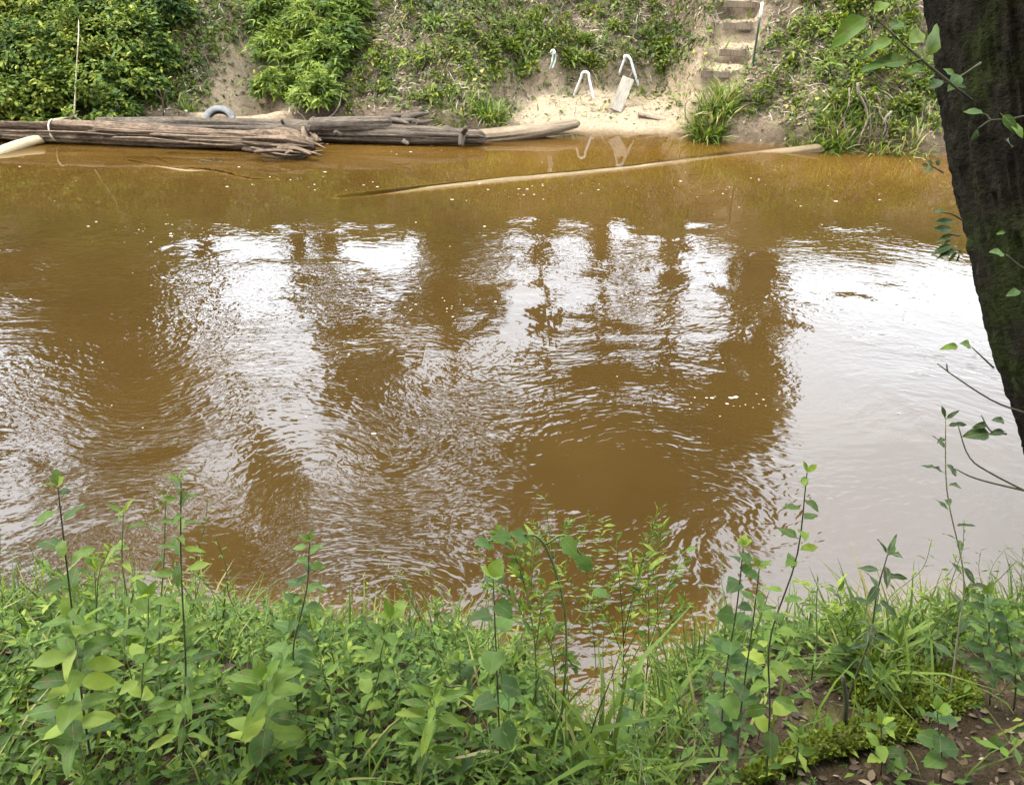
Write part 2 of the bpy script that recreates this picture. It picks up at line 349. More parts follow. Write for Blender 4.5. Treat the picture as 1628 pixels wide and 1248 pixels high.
def far_sand_riser_shade(x, y):
    t = y - shore(x); b = beach(x); nn = .35 * fbm(x * 1.6, y * 1.6, 0, 31, 3)
    s = b * (1 - sstep(1.05, 1.9, t + 1.2 * nn)) * (t > -9)
    gxx = XG + .12 * np.clip(t - .5, 0, 4)
    s = np.maximum(s, (1 - sstep(.5, 1.05, np.abs(x - gxx) + 1.3 * nn)) * (1 - sstep(1.7, 2.6, t + nn)))
    s = np.maximum(s, (.5 + .5 * sstep(-.1, .2, nn)) * (1 - sstep(.2, .75, np.abs(x - path_x(y)) + 1.3 * nn)) * .75 * (y > _st[0, 1] - 1.1))
    s = np.maximum(s, .75 * sstep(XB1 - .6, XB1, x) * (1 - sstep(path_x(y) + .1, path_x(y) + .7, x + nn)) * (1 - sstep(.9, 1.5, t + nn)))
    pw = path_w(x, y); e = .03; gsl = np.abs(far_z(x, y + e) - far_z(x, y - e)) / (2 * e); s = s * (1 - pw) + pw * (.15 + .95 * (1 - sstep(.35, 1.3, gsl)))  # stairs: flat treads sandy, steep risers coloured darker to paint in their shade
    s = np.maximum(s, .45 * sstep(.05, .3, nn) * (1 - sstep(.0, 1., np.abs(t - .3))))
    return np.where(t < 0, .9, np.clip(s, 0, 1))
wet = (1 - sstep(-.02, .06 + .12 * (1 - beach(X)), Z + .05 * fbm(X * 2, Y * 2, 0, 77, 3))) * (T > -.4) * .95
struct(obj('far_bank', mesh_np('far_bank', np.stack([X, Y, Z], -1).reshape(-1, 3), grid_faces(len(gx), len(gy)), {'sand': far_sand_riser_shade(X, Y).ravel(), 'wet': wet.ravel(), 'moss': np.zeros(X.size)}, True), M_bank))

def near_edge(x):                                        # where the near bank breaks off towards the water
    x = np.asarray(x, float)
    return 1.62 + .10 * fbm(x * 1.3, 1.7, 0, 41, 3) - .42 * np.exp(-((x - .26) / .25) ** 2) + .16 * sstep(1.35, 2.0, x) + .10 * sstep(-.4, -1.2, x)
def near_z(x, y):
    x = np.asarray(x, float); y = np.asarray(y, float); e = near_edge(x); t = y - e
    z = 1.34 - .10 * np.clip(y - .3, 0, 1.4) + .05 * fbm(x * 1.6, y * 1.6, 0, 51, 3) + .02 * fbm(x * 7, y * 7, 0, 52, 3) * 1.
    z = z - np.clip(-y - 2, 0, 50) * .01
    drop = np.clip(t, 0, None); z = z - .12 * sstep(-.3, 0, t) - 1.55 * drop - .05 * sstep(0, .2, drop)
    return np.maximum(z, -1.15 + .03 * fbm(x * 2, y * 2, 0, 53, 2))
nx = fine(-150, 150, -2.6, 2.8, .025); ny = fine(-200, 7.2, .5, 2.6, .025); ny = ny[ny < 7.3]
X, Y = np.meshgrid(nx, ny); Z = near_z(X, Y)
mo = sstep(.1, .3, fbm(X * 2.5, Y * 2.5, 0, 61, 3)) * sstep(.5, 1.0, X) * .8
struct(obj('near_bank', mesh_np('near_bank', np.stack([X, Y, Z], -1).reshape(-1, 3), grid_faces(len(nx), len(ny)), {'sand': np.exp(-((X - .3) / .3) ** 2).ravel() * .7 * sstep(1.15, 1.4, Y).ravel(), 'wet': (1 - sstep(0, .1, Z)).ravel(), 'moss': mo.ravel()}, True), M_near))

# ================================================================== RIVER
SUNK = dict(a=at_z(545, 330, -.14), b=at_z(1000, 281, -.128), c=at_z(1180, 256, -.122), d=at_z(1310, 237, .04))
sunk_path = curve([SUNK['a'], at_z(760, 305, -.122), SUNK['b'], SUNK['c'], SUNK['d']], 60); sunk_rad = np.interp(np.linspace(0, 1, 60), [0, .12, .6, 1], [.09, .135, .14, .085])
BR1 = curve([at_z(205, 262, -.06), at_z(290, 274, -.03), at_z(340, 277, -.045), at_z(400, 290, -.05), at_z(440, 302, -.14)], 30)
BR2 = curve([at_z(240, 254, -.07), at_z(280, 268, -.03), at_z(345, 276, -.045), at_z(395, 288, -.03)], 24)
wx = fine(-150, 150, -9.4, 9.4, .05); wy = fine(.9, 14.5, 1.5, 13.6, .05)
X, Y = np.meshgrid(wx, wy)
bed = np.maximum(far_z(X, Y), near_z(X, Y)); depth = np.clip(-bed, 0, None)
def over_pole(depth, path, rad):
    for i in range(len(path) - 1):
        a, b = path[i], path[i + 1]; ab = (b - a)[:2]; L2 = ab @ ab
        bx = (X > min(a[0], b[0]) - .2) & (X < max(a[0], b[0]) + .2) & (Y > min(a[1], b[1]) - .2) & (Y < max(a[1], b[1]) + .2)
        if not bx.any(): continue
        q = np.stack([X[bx] - a[0], Y[bx] - a[1]], -1); u = np.clip(q @ ab / L2, 0, 1); d = np.linalg.norm(q - u[:, None] * ab, axis=1); r = rad[i]
        zt = a[2] + u * (b[2] - a[2]) + np.sqrt(np.clip(r * r - d * d, 0, None)); dd = np.where(d < r, np.clip(-zt, 0, None), 9.)
        depth[bx] = np.minimum(depth[bx], dd)
over_pole(depth, sunk_path, sunk_rad); over_pole(depth, BR1, np.full(30, .045)); over_pole(depth, BR2, np.full(24, .035))
fx, fy = X.copy(), Y.copy()                              # coordinates stirred by the eddies: ripples follow them
for px, py, R, s in [(705, 590, .50, .9), (850, 530, .55, .7), (330, 640, .60, -.7), (560, 730, .5, .8), (1370, 640, .8, -.7), (1180, 830, .35, .9), (480, 930, .4, -.8), (130, 560, .9, .6), (1120, 420, 1.0, -.4), (700, 960, .3, .9), (250, 830, .5, .7), (1500, 470, .9, .5), (930, 720, .5, -.6)]:
    c = at_z(px, py, 0); dx, dy = fx - c[0], fy - c[1]; a = s * np.exp(-(dx * dx + dy * dy) / R ** 2); fx, fy = c[0] + dx * np.cos(a) - dy * np.sin(a), c[1] + dx * np.sin(a) + dy * np.cos(a)
fx = fx + .25 * fbm(X * .5, Y * .5, 0, 71, 2); fy = fy + .25 * fbm(X * .5, Y * .5, 0, 72, 2)
q = fbm(X * .55, Y * .55, 0, 73, 3)
q2 = fbm(X * 1.3 + 5, Y * 1.3, 0, 75, 3)
chop = .22 + .75 * sstep(-.25, .3, q) + .55 * sstep(.0, .35, q2); chop = chop * (1 - .93 * sstep(7.3, 9.2, Y + .6 * q))
chop = chop * (1 - .55 * sstep(.9, 1.7, X - .10 * Y) * (1 - sstep(5.5, 7.5, Y)) * sstep(-.2, .3, q + .2))
chop = np.maximum(chop, .03)
def water_mat():
    m, n, l, out = mat('river_water')
    d = n.new('ShaderNodeAttribute'); d.attribute_name = 'depth'; fl = n.new('ShaderNodeAttribute'); fl.attribute_name = 'flow'; ch = n.new('ShaderNodeAttribute'); ch.attribute_name = 'chop'
    op = math_(n, l, 'SUBTRACT', 1., math_(n, l, 'EXPONENT', math_(n, l, 'MULTIPLY', d.outputs['Fac'], -6.0)))
    mp = n.new('ShaderNodeMapping'); mp.inputs['Scale'].default_value = (.75, 1.25, 1); l.new(fl.outputs['Vector'], mp.inputs[0]); v = mp.outputs[0]
    h = math_(n, l, 'MULTIPLY', noise_n(n, l, v, 1.8, 2, .5), 1.5)
    h = math_(n, l, 'ADD', h, math_(n, l, 'MULTIPLY', noise_n(n, l, v, 7.0, 2, .45, .4), .64))
    h = math_(n, l, 'ADD', h, math_(n, l, 'MULTIPLY', noise_n(n, l, v, 17., 1, .5, .5), math_(n, l, 'MULTIPLY', math_(n, l, 'SUBTRACT', noise_n(n, l, fl.outputs['Vector'], .9, 3, .5, .8), .28), 1.9)))
    h = math_(n, l, 'MULTIPLY', h, ch.outputs['Fac'])
    b = n.new('ShaderNodeBump'); b.inputs['Strength'].default_value = 1.; b.inputs['Distance'].default_value = .0105; l.new(h, b.inputs['Height'])
    nb = noise_n(n, l, fl.outputs['Vector'], .7, 3, .5)
    rc = ramp(n, [(.3, (.0335, .0188, .0047)), (.7, (.045, .0258, .0068))]); l.new(nb, rc.inputs['Fac'])
    rs = ramp(n, [(.3, (.088, .0450, .0078)), (.7, (.112, .0600, .0122))]); l.new(nb, rs.inputs['Fac'])     # sand held in suspension where the river is shallow
    mr = n.new('ShaderNodeMapRange'); mr.interpolation_type = 'SMOOTHSTEP'; mr.inputs['From Min'].default_value = .05; mr.inputs['From Max'].default_value = .98; l.new(d.outputs['Fac'], mr.inputs['Value'])
    wc = mixc(n, l, mr.outputs['Result'], rs.outputs['Color'], rc.outputs['Color'])
    df = n.new('ShaderNodeBsdfDiffuse'); l.new(wc, df.inputs['Color'])
    tr = n.new('ShaderNodeBsdfTransparent'); l.new(mixc(n, l, op, (.97, .93, .86), (.62, .34, .09)), tr.inputs['Color'])
    m1 = n.new('ShaderNodeMixShader'); l.new(op, m1.inputs[0]); l.new(tr.outputs[0], m1.inputs[1]); l.new(df.outputs[0], m1.inputs[2])
    lw = n.new('ShaderNodeLayerWeight'); lw.inputs['Blend'].default_value = .5; l.new(b.outputs[0], lw.inputs['Normal'])
    refl_f = math_(n, l, 'ADD', math_(n, l, 'MULTIPLY', math_(n, l, 'POWER', lw.outputs['Facing'], 5.), .945), .055)
    gl = n.new('ShaderNodeBsdfGlossy'); gl.inputs['Roughness'].default_value = .012; l.new(b.outputs[0], gl.inputs['Normal'])
    m2 = n.new('ShaderNodeMixShader'); l.new(refl_f, m2.inputs[0]); l.new(m1.outputs[0], m2.inputs[1]); l.new(gl.outputs[0], m2.inputs[2])
    l.new(m2.outputs[0], out.inputs['Surface']); return m
struct(obj('river_water', mesh_np('river_water', np.stack([X, Y, 0 * X], -1).reshape(-1, 3), grid_faces(len(wx), len(wy)),
    {'depth': depth.ravel(), 'flow': np.stack([fx, fy, 0 * fx], -1).reshape(-1, 3), 'chop': chop.ravel()}, True), water_mat()))

# ================================================================== TREES (their crowns shade the place and stand mirrored in the river)
def blob_leaves(c, r, n):
    d = rvec(n); k = RNG.random(n)[:, None] ** .45; lump = 1 + .35 * noise3(d[:, 0] * 2 + c[0], d[:, 1] * 2 + c[1], d[:, 2] * 2 + c[2], 5)[:, None]
    return c + d * k * lump * np.asarray(r)
def make_tree(label, group, base, path, r0, r1, blobs, leaf=.30, limbs=True, name='tall_tree'):
    t = thing(name, label, 'tree', base, group); base = np.asarray(base, float)
    P = curve(path, 26); n = len(P); rad = r0 * (1 - np.linspace(0, 1, n)) ** .8 + r1; rad[:3] *= np.array([1.5, 1.2, 1.05]); parts = [(P - base, rad, 14)]
    pos, siz = [], []
    for c, r, dens in blobs:
        c = np.asarray(c, float); r = np.asarray(r, float); N = int(dens * 6.0 * math.pi * r[0] * r[2] / (leaf * leaf * .27)); N = min(N, 12000)
        pos.append(blob_leaves(c, r, N))
        k = int(np.argmin(np.linalg.norm(P - c, axis=1))); k = max(4, min(k - 3, n - 2))
        if limbs: parts.append((curve([P[k] - base, (P[k] + c) / 2 - base + np.array([0, 0, .25 * r[2]]), c - base], 9), np.linspace(rad[k] * .55, .02, 9), 7))
    obj('trunk', tube_mesh('trunk', parts), M_bark, t)
    if pos:
        pos = np.vstack(pos) - base; N = len(pos)
        up = norm(np.array([0, 0, 1.]) + .8 * rvec(N)); ax = norm(rvec(N) * np.array([1, 1, .6]) + np.array([0, 0, -.2]))
        obj('crown', cloud('crown', pos, ax, up, leaf * (.6 + .8 * RNG.random(N)), tint=RNG.random(N)), M_crown, t)
    return t
def far_tree(label, tpx, Yt, r0, blobs, lean=0., leaf=.28):
    x = refl(tpx, 372, Yt)[0]; z0 = float(far_z(np.array([x]), np.array([Yt]))[0]) - .1; out = []; zt = z0 + 5
    for px, py, rx, ry, dens in blobs:
        c = refl(px, py, Yt); dep = c[1] * math.cos(PITCH) + (CAM_H + c[2]) * math.sin(PITCH); r = np.array([rx / FPX * dep, 1.3, ry / FPX * dep * 1.25]); r[1] = .5 * (r[0] + r[2]) * .8
        out.append((c, r, dens)); zt = max(zt, c[2])
    xm = np.mean([b[0][0] for b in out]) if out else x; zt = zt if out else z0 + 10
    make_tree(label, 'trees behind the far bank', (x, Yt, z0), [(x, Yt, z0), (x + .1, Yt, z0 + (zt - z0) * .35), (x + (xm - x) * .5, Yt, z0 + (zt - z0) * .7), (xm, Yt, zt)], r0, .05, out, leaf)
FT = [('thick dark tree mirrored beside the peeled pale log', 40, 17.6, .22, [(20, 405, 110, 45, 1), (140, 420, 110, 50, 1), (250, 395, 60, 40, .8), (90, 470, 60, 25, .3), (-120, 400, 120, 60, 1)]),
      ('broad leafy tree mirrored dark below the submerged branch', 225, 18.5, .30, [(215, 500, 70, 60, 1), (240, 590, 70, 70, 1), (250, 680, 90, 60, .9), (130, 640, 60, 50, .7), (170, 760, 110, 40, .7), (20, 690, 60, 25, .25)]),
      ('slim tree mirrored between two bright water patches', 470, 18.0, .16, [(540, 520, 30, 70, .7), (590, 540, 60, 60, .9), (560, 640, 50, 70, .9), (620, 700, 60, 60, .7), (430, 770, 60, 50, .5), (590, 480, 60, 25, .8), (520, 390, 26, 40, .7)]),
      ('bushy tree mirrored above the bright eddy ring', 700, 17.8, .22, [(715, 420, 50, 45, 1), (690, 490, 65, 40, .9), (770, 470, 30, 50, .6), (630, 640, 36, 50, .6), (790, 670, 70, 45, .9), (740, 730, 80, 50, .8), (650, 840, 90, 50, .35), (620, 950, 120, 60, .8)]),
      ('narrow straight trunk mirrored as a thin dark column', 868, 18.2, .20, [(900, 600, 70, 30, .6), (890, 700, 90, 70, 1), (860, 800, 90, 70, 1), (840, 900, 90, 70, 1), (880, 1000, 110, 70, .9)]),
      ('forked tree mirrored as the big dark mass of midstream', 1065, 18.9, .24, [(940, 600, 70, 45, 1), (1060, 590, 50, 40, .8), (900, 660, 70, 50, 1), (1010, 630, 110, 50, 1), (1000, 730, 130, 80, 1), (1010, 860, 130, 90, 1), (1000, 970, 130, 70, 1), (1100, 740, 80, 60, .9), (900, 960, 100, 60, .8)]),
      ('stout tree mirrored at the edge of the open white water', 1215, 18.4, .42, [(1212, 500, 44, 60, .9), (1180, 590, 80, 60, 1), (1160, 680, 90, 60, 1), (1205, 660, 45, 60, .9), (1190, 740, 60, 50, .9), (1130, 880, 80, 40, .6), (1150, 970, 60, 50, .6)]),
      ('tall thin leafed tree mirrored as broken grey glitter', 320, 21.5, .26, [(300, 850, 200, 60, .22), (540, 860, 130, 80, .35), (110, 900, 150, 80, .2), (640, 930, 100, 90, .5), (420, 970, 120, 50, .3), (420, 590, 50, 30, .3), (470, 430, 14, 50, .35)]),
      ('pale leaning tree mirrored in shimmering midstream light', 955, 20.5, .20, [(955, 400, 18, 50, .6), (1000, 440, 22, 60, .35), (960, 560, 60, 40, .5), (790, 400, 14, 60, .5), (1062, 440, 14, 90, .8), (1176, 420, 14, 60, .7), (870, 430, 12, 60, .8)])]
for a in FT: far_tree(*a)
for (x, Yt, hh), lb in zip([(-17.5, 15.5, 16), (-23, 17, 18), (19.5, 15, 16), (25, 17, 18), (-14, 22, 19), (26, 24, 17)], ['tree on the far bank beyond the thicket', 'outermost far bank tree past the thicket', 'tree on the far bank beyond the roots', 'outermost far bank tree past the roots', 'tree of the second row far behind the thicket', 'tree of the second row far beyond the open sky gap']):
    z = float(far_z(np.array([float(x)]), np.array([float(Yt)]))[0]) - .1; bl = []
    for k in range(10):
        a = random.random() * 6.28; q = random.random() ** .5 * 2.6; zz = random.uniform(2.5, hh - 2); bl.append(((x + q * math.cos(a), Yt + q * math.sin(a), z + zz), (2.1, 2.1, 1.4), .8))
    make_tree(lb, 'trees behind the far bank', (x, Yt, z), [(x, Yt, z), (x + .2, Yt, z + 4), (x, Yt, z + hh * .7), (x + .3, Yt, z + hh)], .26, .05, bl, .5)
# trees of the near bank, behind and over the viewer
NT = [((-3.2, -2.6), 16, .22), ((3.6, -4.2), 18, .28), ((-7.5, -1.6), 17, .30), ((7.0, -1.8), 16, .25), ((.2, -6.5), 19, .3), ((-12., -3.), 18, .3), ((12., -4.), 18, .3), ((-18., -4.), 20, .3), ((18., -3.), 20, .3), ((-6., -9.), 22, .3), ((7., -10.), 22, .3)]
NTL = ['oak like tree standing behind the viewer beside the weeds', 'tall straight tree behind the viewer and the leaning trunk', 'wide tree on the near bank beyond the weeds opposite the logs', 'round topped tree on the near bank beyond the leaning trunk', 'tallest tree deep in the woods of the near bank', 'near bank tree far past the logs', 'near bank tree far past the leaning trunk', 'outermost near bank tree on the log side', 'outermost near bank tree on the trunk side', 'deep woods tree behind the viewer on the log side', 'deep woods tree behind the viewer on the trunk side']
for ((x, y), hgt, r), lb in zip(NT, NTL):
    z = float(near_z(np.array([x]), np.array([y]))[0]) - .1; bl = []
    for k in range(12):
        a = random.random() * 6.28; q = random.random() ** .5 * 3.0; zz = random.uniform(2.2, hgt - 2)
        bl.append(((x + q * math.cos(a), y - 1.4 + q * math.sin(a) + .12 * zz, z + zz), (2.4, 2.4, 1.6), 1.0))
    make_tree(lb, 'trees of the near bank', (x, y, z), [(x, y, z), (x + .2, y, z + 4), (x, y - .3, z + hgt * .7), (x + .3, y - .4, z + hgt)], r, .05, bl, .55)

# the dark leaning trunk in view
TP = [at_d(1808, 800, 2.62), at_d(1760, 660, 2.58), at_d(1704, 480, 2.52), at_d(1654, 250, 2.45), at_d(1622, 20, 2.36)]
tb = np.array([TP[0][0] + .13, TP[0][1] - .22, 0]); tb[2] = near_z(tb[:1], tb[1:2])[0] - .15
d_up = norm(TP[-1] - TP[-2]); path = [tb] + TP + [TP[-1] + d_up * 1.2, TP[-1] + d_up * 2.6 + np.array([0, -.6, .8]), TP[-1] + d_up * 4 + np.array([.2, -2.0, 2.8])]
trunk_tree = thing('leaning_tree', 'huge dark mossy trunk leaning over the near bank', 'tree', tb)
def bark_trunk(path, radf, n=420, seg=190, seed=3):
    P = curve(path, n); L = np.concatenate([[0], np.cumsum(np.linalg.norm(np.diff(P, axis=0), axis=1))]); T = norm(np.gradient(P, axis=0))
    A = norm(np.cross(T, np.array([0, 1., 0]))); B = np.cross(T, A); th = np.linspace(0, 2 * np.pi, seg, endpoint=False)
    LL, TH = np.meshgrid(L, th, indexing='ij'); R = np.interp(L, *radf)[:, None] * np.ones_like(TH)
    cx, cy = np.cos(TH), np.sin(TH)
    ridge = np.abs(fbm(cx * 8 + .5 * fbm(cx * 3, cy * 3, LL * 5, 9, 2), cy * 8, LL * 4.5, seed, 3)); fine_ = fbm(cx * 16, cy * 16, LL * 9, seed + 5, 3)
    R = R * (1 + .03 * fbm(cx * 1.2, cy * 1.2, LL * .8, seed + 9, 2)) + .022 * (1 - np.clip(ridge * 3.2, 0, 1)) ** 1.5 - .012 + .014 * fine_
    v = P[:, None] + R[..., None] * (A[:, None] * cx[..., None] + B[:, None] * cy[..., None])
    i = np.arange(n - 1)[:, None] * seg; j = np.arange(seg)[None]; k = (j + 1) % seg
    return v.reshape(-1, 3), np.stack([i + j, i + k, i + seg + k, i + seg + j], -1).reshape(-1, 4)
m_tr, n_, l_, o_ = mat('mossy_bark'); t_ = n_.new('ShaderNodeTexCoord'); f_ = noise_n(n_, l_, t_.outputs['Object'], 3.5, 6, .65); f2_ = noise_n(n_, l_, t_.outputs['Object'], 60, 4, .7)
r_ = ramp(n_, [(.35, (.012, .010, .007)), (.5, (.024, .021, .013)), (.62, (.030, .040, .009))]); l_.new(f_, r_.inputs['Fac'])
p_ = n_.new('ShaderNodeBsdfPrincipled'); p_.inputs['Roughness'].default_value = .95; p_.inputs['Specular IOR Level'].default_value = .08; l_.new(mixc(n_, l_, math_(n_, l_, 'MULTIPLY', f2_, .8), r_.outputs['Color'], (.008, .006, .005)), p_.inputs['Base Color'])
b_ = n_.new('ShaderNodeBump'); b_.inputs['Distance'].default_value = .02; l_.new(f2_, b_.inputs['Height']); l_.new(b_.outputs[0], p_.inputs['Normal']); l_.new(p_.outputs[0], o_.inputs['Surface'])
v, f = bark_trunk(path, ([0, .3, .8, 2.5, 6, 8], [.40, .30, .245, .235, .19, .14])); obj('trunk', mesh_np('trunk', v - tb, f, None, True), m_tr, trunk_tree)
bl = []; tp = np.array(path[-1])
for k in range(13): bl.append((tp + np.array([random.uniform(-5.0, 3.4), random.uniform(-3.6, .7), random.uniform(-.2, 5.5)]), np.array([1.5, 1.5, 1.0])))
lim = [(curve([path[-2] - tb, (np.array(path[-2]) + c) / 2 - tb + np.array([0, 0, .4]), c - tb], 9), np.linspace(.09, .02, 9), 7) for c, r in bl]
obj('limb', tube_mesh('limb', lim), M_bark, trunk_tree)
pos = np.vstack([blob_leaves(c, r, 1100) for c, r in bl]) - tb; N = len(pos)
obj('crown', cloud('crown', pos, rvec(N) * np.array([1, 1, .5]), norm(np.array([0, 0, 1.]) + .8 * rvec(N)), .16 * (.6 + .8 * RNG.random(N))), M_crown, trunk_tree)

# ================================================================== LOGS
def log_mesh(name, path, rad, seed=1, n=150, seg=44, groove=.16, flat=1., lump=.12, ends=(.5, .5), knots=()):
    P = curve(path, n); L = np.concatenate([[0], np.cumsum(np.linalg.norm(np.diff(P, axis=0), axis=1))]); T = norm(np.gradient(P, axis=0))
    A = norm(np.cross(T, np.array([0, 0, 1.]))); B = np.cross(A, T); th = np.linspace(0, 2 * np.pi, seg, endpoint=False)
    u = L / L[-1]; LL, TH = np.meshgrid(L, th, indexing='ij'); UU = LL / L[-1]; cx, cy = np.cos(TH), np.sin(TH)
    R = np.interp(u, np.linspace(0, 1, len(rad)), rad)[:, None] * np.ones_like(TH); r0 = max(rad)
    g = fbm(cx * 4.5, cy * 4.5, LL * .55, seed, 4); R = R * (1 + groove * g * 1.6 - groove * .9 * sstep(.12, .3, -g) + lump * fbm(cx, cy, LL * 1.4, seed + 7, 2))
    for ku, kt, kw, kh in knots:
        dth = np.angle(np.exp(1j * (TH - kt))); R = R + kh * np.exp(-((UU - ku) * L[-1] / kw) ** 2 - (dth * r0 / kw) ** 2)
    e0 = np.clip(UU * L[-1] / (ends[0] * r0 + 1e-6) + .5 * fbm(cx * 3, cy * 3, 0, seed + 3, 2), .02, 1) ** .5; e1 = np.clip((1 - UU) * L[-1] / (ends[1] * r0 + 1e-6) + .5 * fbm(cx * 3, cy * 3, 5, seed + 4, 2), .02, 1) ** .5
    R = R * e0 * e1
    v = P[:, None] + R[..., None] * (A[:, None] * cx[..., None] + B[:, None] * flat * cy[..., None])
    gr = np.stack([LL, cx * r0 * 1.5, cy * r0 * 1.5], -1).reshape(-1, 3)
    v = np.vstack([v.reshape(-1, 3), P[0], P[-1]]); gr = np.vstack([gr, gr[0], gr[-1]])
    i = np.arange(n - 1)[:, None] * seg; j = np.arange(seg)[None]; k = (j + 1) % seg
    F = np.stack([i + j, i + k, i + seg + k, i + seg + j], -1).reshape(-1, 4); tri = np.vstack([F[:, [0, 1, 2]], F[:, [0, 2, 3]]])
    a, b, jj = n * seg, n * seg + 1, np.arange(seg); kk = (jj + 1) % seg
    tri = np.vstack([tri, np.stack([np.full(seg, a), kk, jj], -1), np.stack([np.full(seg, b), (n - 1) * seg + jj, (n - 1) * seg + kk], -1)])
    return mesh_np(name, v, tri, {'grain': gr}, True)
def splinter_mesh(name, p0, p1, w, seed, bend=.2, th=.45):
    p0, p1 = np.asarray(p0, float), np.asarray(p1, float); m = (p0 + p1) / 2 + bend * np.linalg.norm(p1 - p0) * np.array([random.uniform(-.4, .4), random.uniform(-.4, .4), random.uniform(-.5, .9)])
    return log_mesh(name, [p0, m, p1], [w, w * .8, w * .25], seed, 26, 12, .3, th, .3, (.3, .3))
# front split log
fl = thing('broken_log', 'long cracked brown log with splintered root end floating under the rope', 'log', at_z(250, 232, 0))
o0 = np.array(fl.location)
FP = [at_z(-140, 200, .20), at_z(0, 205, .19), at_z(150, 211, .17), at_z(300, 218, .15), at_z(420, 224, .13), at_z(470, 229, .11)]
fb = log_mesh('body', [p - o0 for p in FP], [.11, .115, .14, .16, .155, .14, .10], 11, 300, 80, .48, .86, .24, (.5, .2)); obj('body', fb, M_logf, fl)
# long cracks open along the body: pale torn strips standing proud
for a, b, w in [((20, 193), (215, 199), .035), ((150, 199), (335, 207), .04), ((240, 207), (430, 214), .035), ((60, 203), (190, 209), .03), ((300, 217), (440, 222), .03), ((180, 213), (300, 221), .03), ((-60, 190), (70, 194), .03)]:
    obj('torn_strip', splinter_mesh('torn_strip', at_z(a[0], a[1] + 5, .26) + np.array([0, -.05, 0]) - o0, at_z(b[0], b[1] + 5, .23) + np.array([0, -.05, 0]) - o0, w * 1.15, random.randint(0, 99), .03, .5), M_logf, fl)
ends = [((400, 218), (515, 240)), ((395, 226), (510, 232)), ((400, 232), (505, 243)), ((420, 214), (500, 220)), ((430, 211), (490, 208)), ((450, 222), (516, 228)), ((440, 236), (495, 246)), ((455, 214), (468, 203)), ((410, 210), (452, 206)), ((470, 212), (512, 224)), ((405, 240), (480, 244)), ((436, 220), (470, 232)), ((470, 226), (518, 236)), ((478, 236), (512, 247)), ((445, 228), (474, 214)), ((486, 222), (498, 206)), ((465, 238), (452, 248))]
for k, (pts, rr) in enumerate([([(385, 224), (430, 227), (470, 229), (500, 232)], [.13, .17, .17, .09]), ([(430, 219), (465, 214), (492, 216), (505, 224)], [.08, .11, .10, .05]), ([(420, 234), (455, 240), (490, 243)], [.08, .10, .06])]):
    obj('root_end', log_mesh('root_end', [at_z(a, b + 1, .11 - .03 * k) + np.array([0, -.03 * k, 0]) - o0 for a, b in pts], rr, 140 + k, 90, 48, .55, .8, .55, (.5, .5)), M_logf, fl)
for k, (a, b) in enumerate(ends):
    za, zb = .13, .10; obj('splinter', splinter_mesh('splinter', at_z(*a, za) + np.array([0, -.05 * (k % 3), 0]) - o0, at_z(*b, zb) - o0, random.uniform(.03, .065), k + 20, .22, .6), M_logf, fl)
# rear grey log
rl = thing('grey_log', 'long smooth grey log with stub knots lying along the far shore', 'log', at_z(560, 222, 0)); o0 = np.array(rl.location)
RP = [at_z(150, 203, .17), at_z(300, 204, .16), at_z(450, 208, .15), at_z(560, 212, .14), at_z(680, 216, .13), at_z(772, 219, .11)]
obj('body', log_mesh('body', [p - o0 for p in RP], [.13, .14, .145, .15, .145, .13, .10], 31, 240, 60, .17, 1., .17, (.5, .6), [(.62, 1.2, .09, .05), (.64, 4.4, .10, .04), (.90, 2.5, .08, .05)]), M_logr, rl)
for a, b, w in [((548, 206), (553, 196), .055), ((735, 212), (733, 233), .05), ((735, 212), (742, 203), .045), ((660, 204), (668, 194), .03), ((640, 224), (650, 230), .028), ((452, 203), (448, 190), .025), ((540, 215), (532, 210), .04)]:
    pa, pb = at_z(*a, .2), at_y(b[0], b[1], at_z(*a, .2)[1] - .12); obj('knot_stub', log_mesh('knot_stub', [pa - o0, (pa + pb) / 2 - o0, pb - o0], [w, w * .9, w * .7], 77 + a[0], 14, 12, .2, 1., .2, (.4, .4)), M_logr, rl)
# short pale log with torn end behind it
sl = thing('torn_log', 'short pale log with torn twisted end lying behind the long grey log', 'log', at_z(600, 195, 0)); o0 = np.array(sl.location)
obj('body', log_mesh('body', [at_z(490, 200, .25) - o0, at_z(560, 199, .27) - o0, at_z(625, 197, .28) - o0], [.10, .11, .10], 41, 80, 30, .2, 1., .1), M_logr, sl)
for a, b, w in [((605, 196), (660, 190), .07), ((610, 190), (640, 184), .06), ((640, 190), (684, 180), .06), ((640, 186), (672, 176), .05), ((650, 192), (690, 191), .05), ((610, 193), (650, 197), .06)]:
    obj('splinter', splinter_mesh('splinter', at_z(*a, .28) - o0, at_z(*b, .30) - o0, w * 1.25, a[0] + b[0], .12, .7), M_logr, sl)
tag(obj('buried_log', log_mesh('buried_log', [at_z(755, 220, .03), at_z(830, 212, .07), at_z(880, 204, .12), at_z(922, 196, .16)], [.14, .15, .13, .07], 51, 110, 40, .16, .8, .15), M_logs), 'sandy log half buried at the beach edge', 'log')
tag(obj('peeled_log', log_mesh('peeled_log', [at_z(-60, 268, -.10), at_z(0, 243, .0), at_z(40, 228, .05), at_z(70, 220, .08)], [.085, .09, .085, .07], 61, 70, 28, .05, .9, .08, (.3, .35)), M_pale), 'cream coloured peeled log dipping into brown water', 'log')
tag(obj('fallen_tree', log_mesh('fallen_tree', list(sunk_path[::6]) + [sunk_path[-1]], [.09, .128, .138, .14, .135, .115, .08], 71, 200, 28, .06, 1., .12), M_sunk), 'slender fallen trunk sunk just below the amber water', 'fallen trunk')
br = thing('sunken_branch', 'crooked branch half under water with black twigs sticking up', 'branch', at_z(330, 276, 0)); o0 = np.array(br.location)
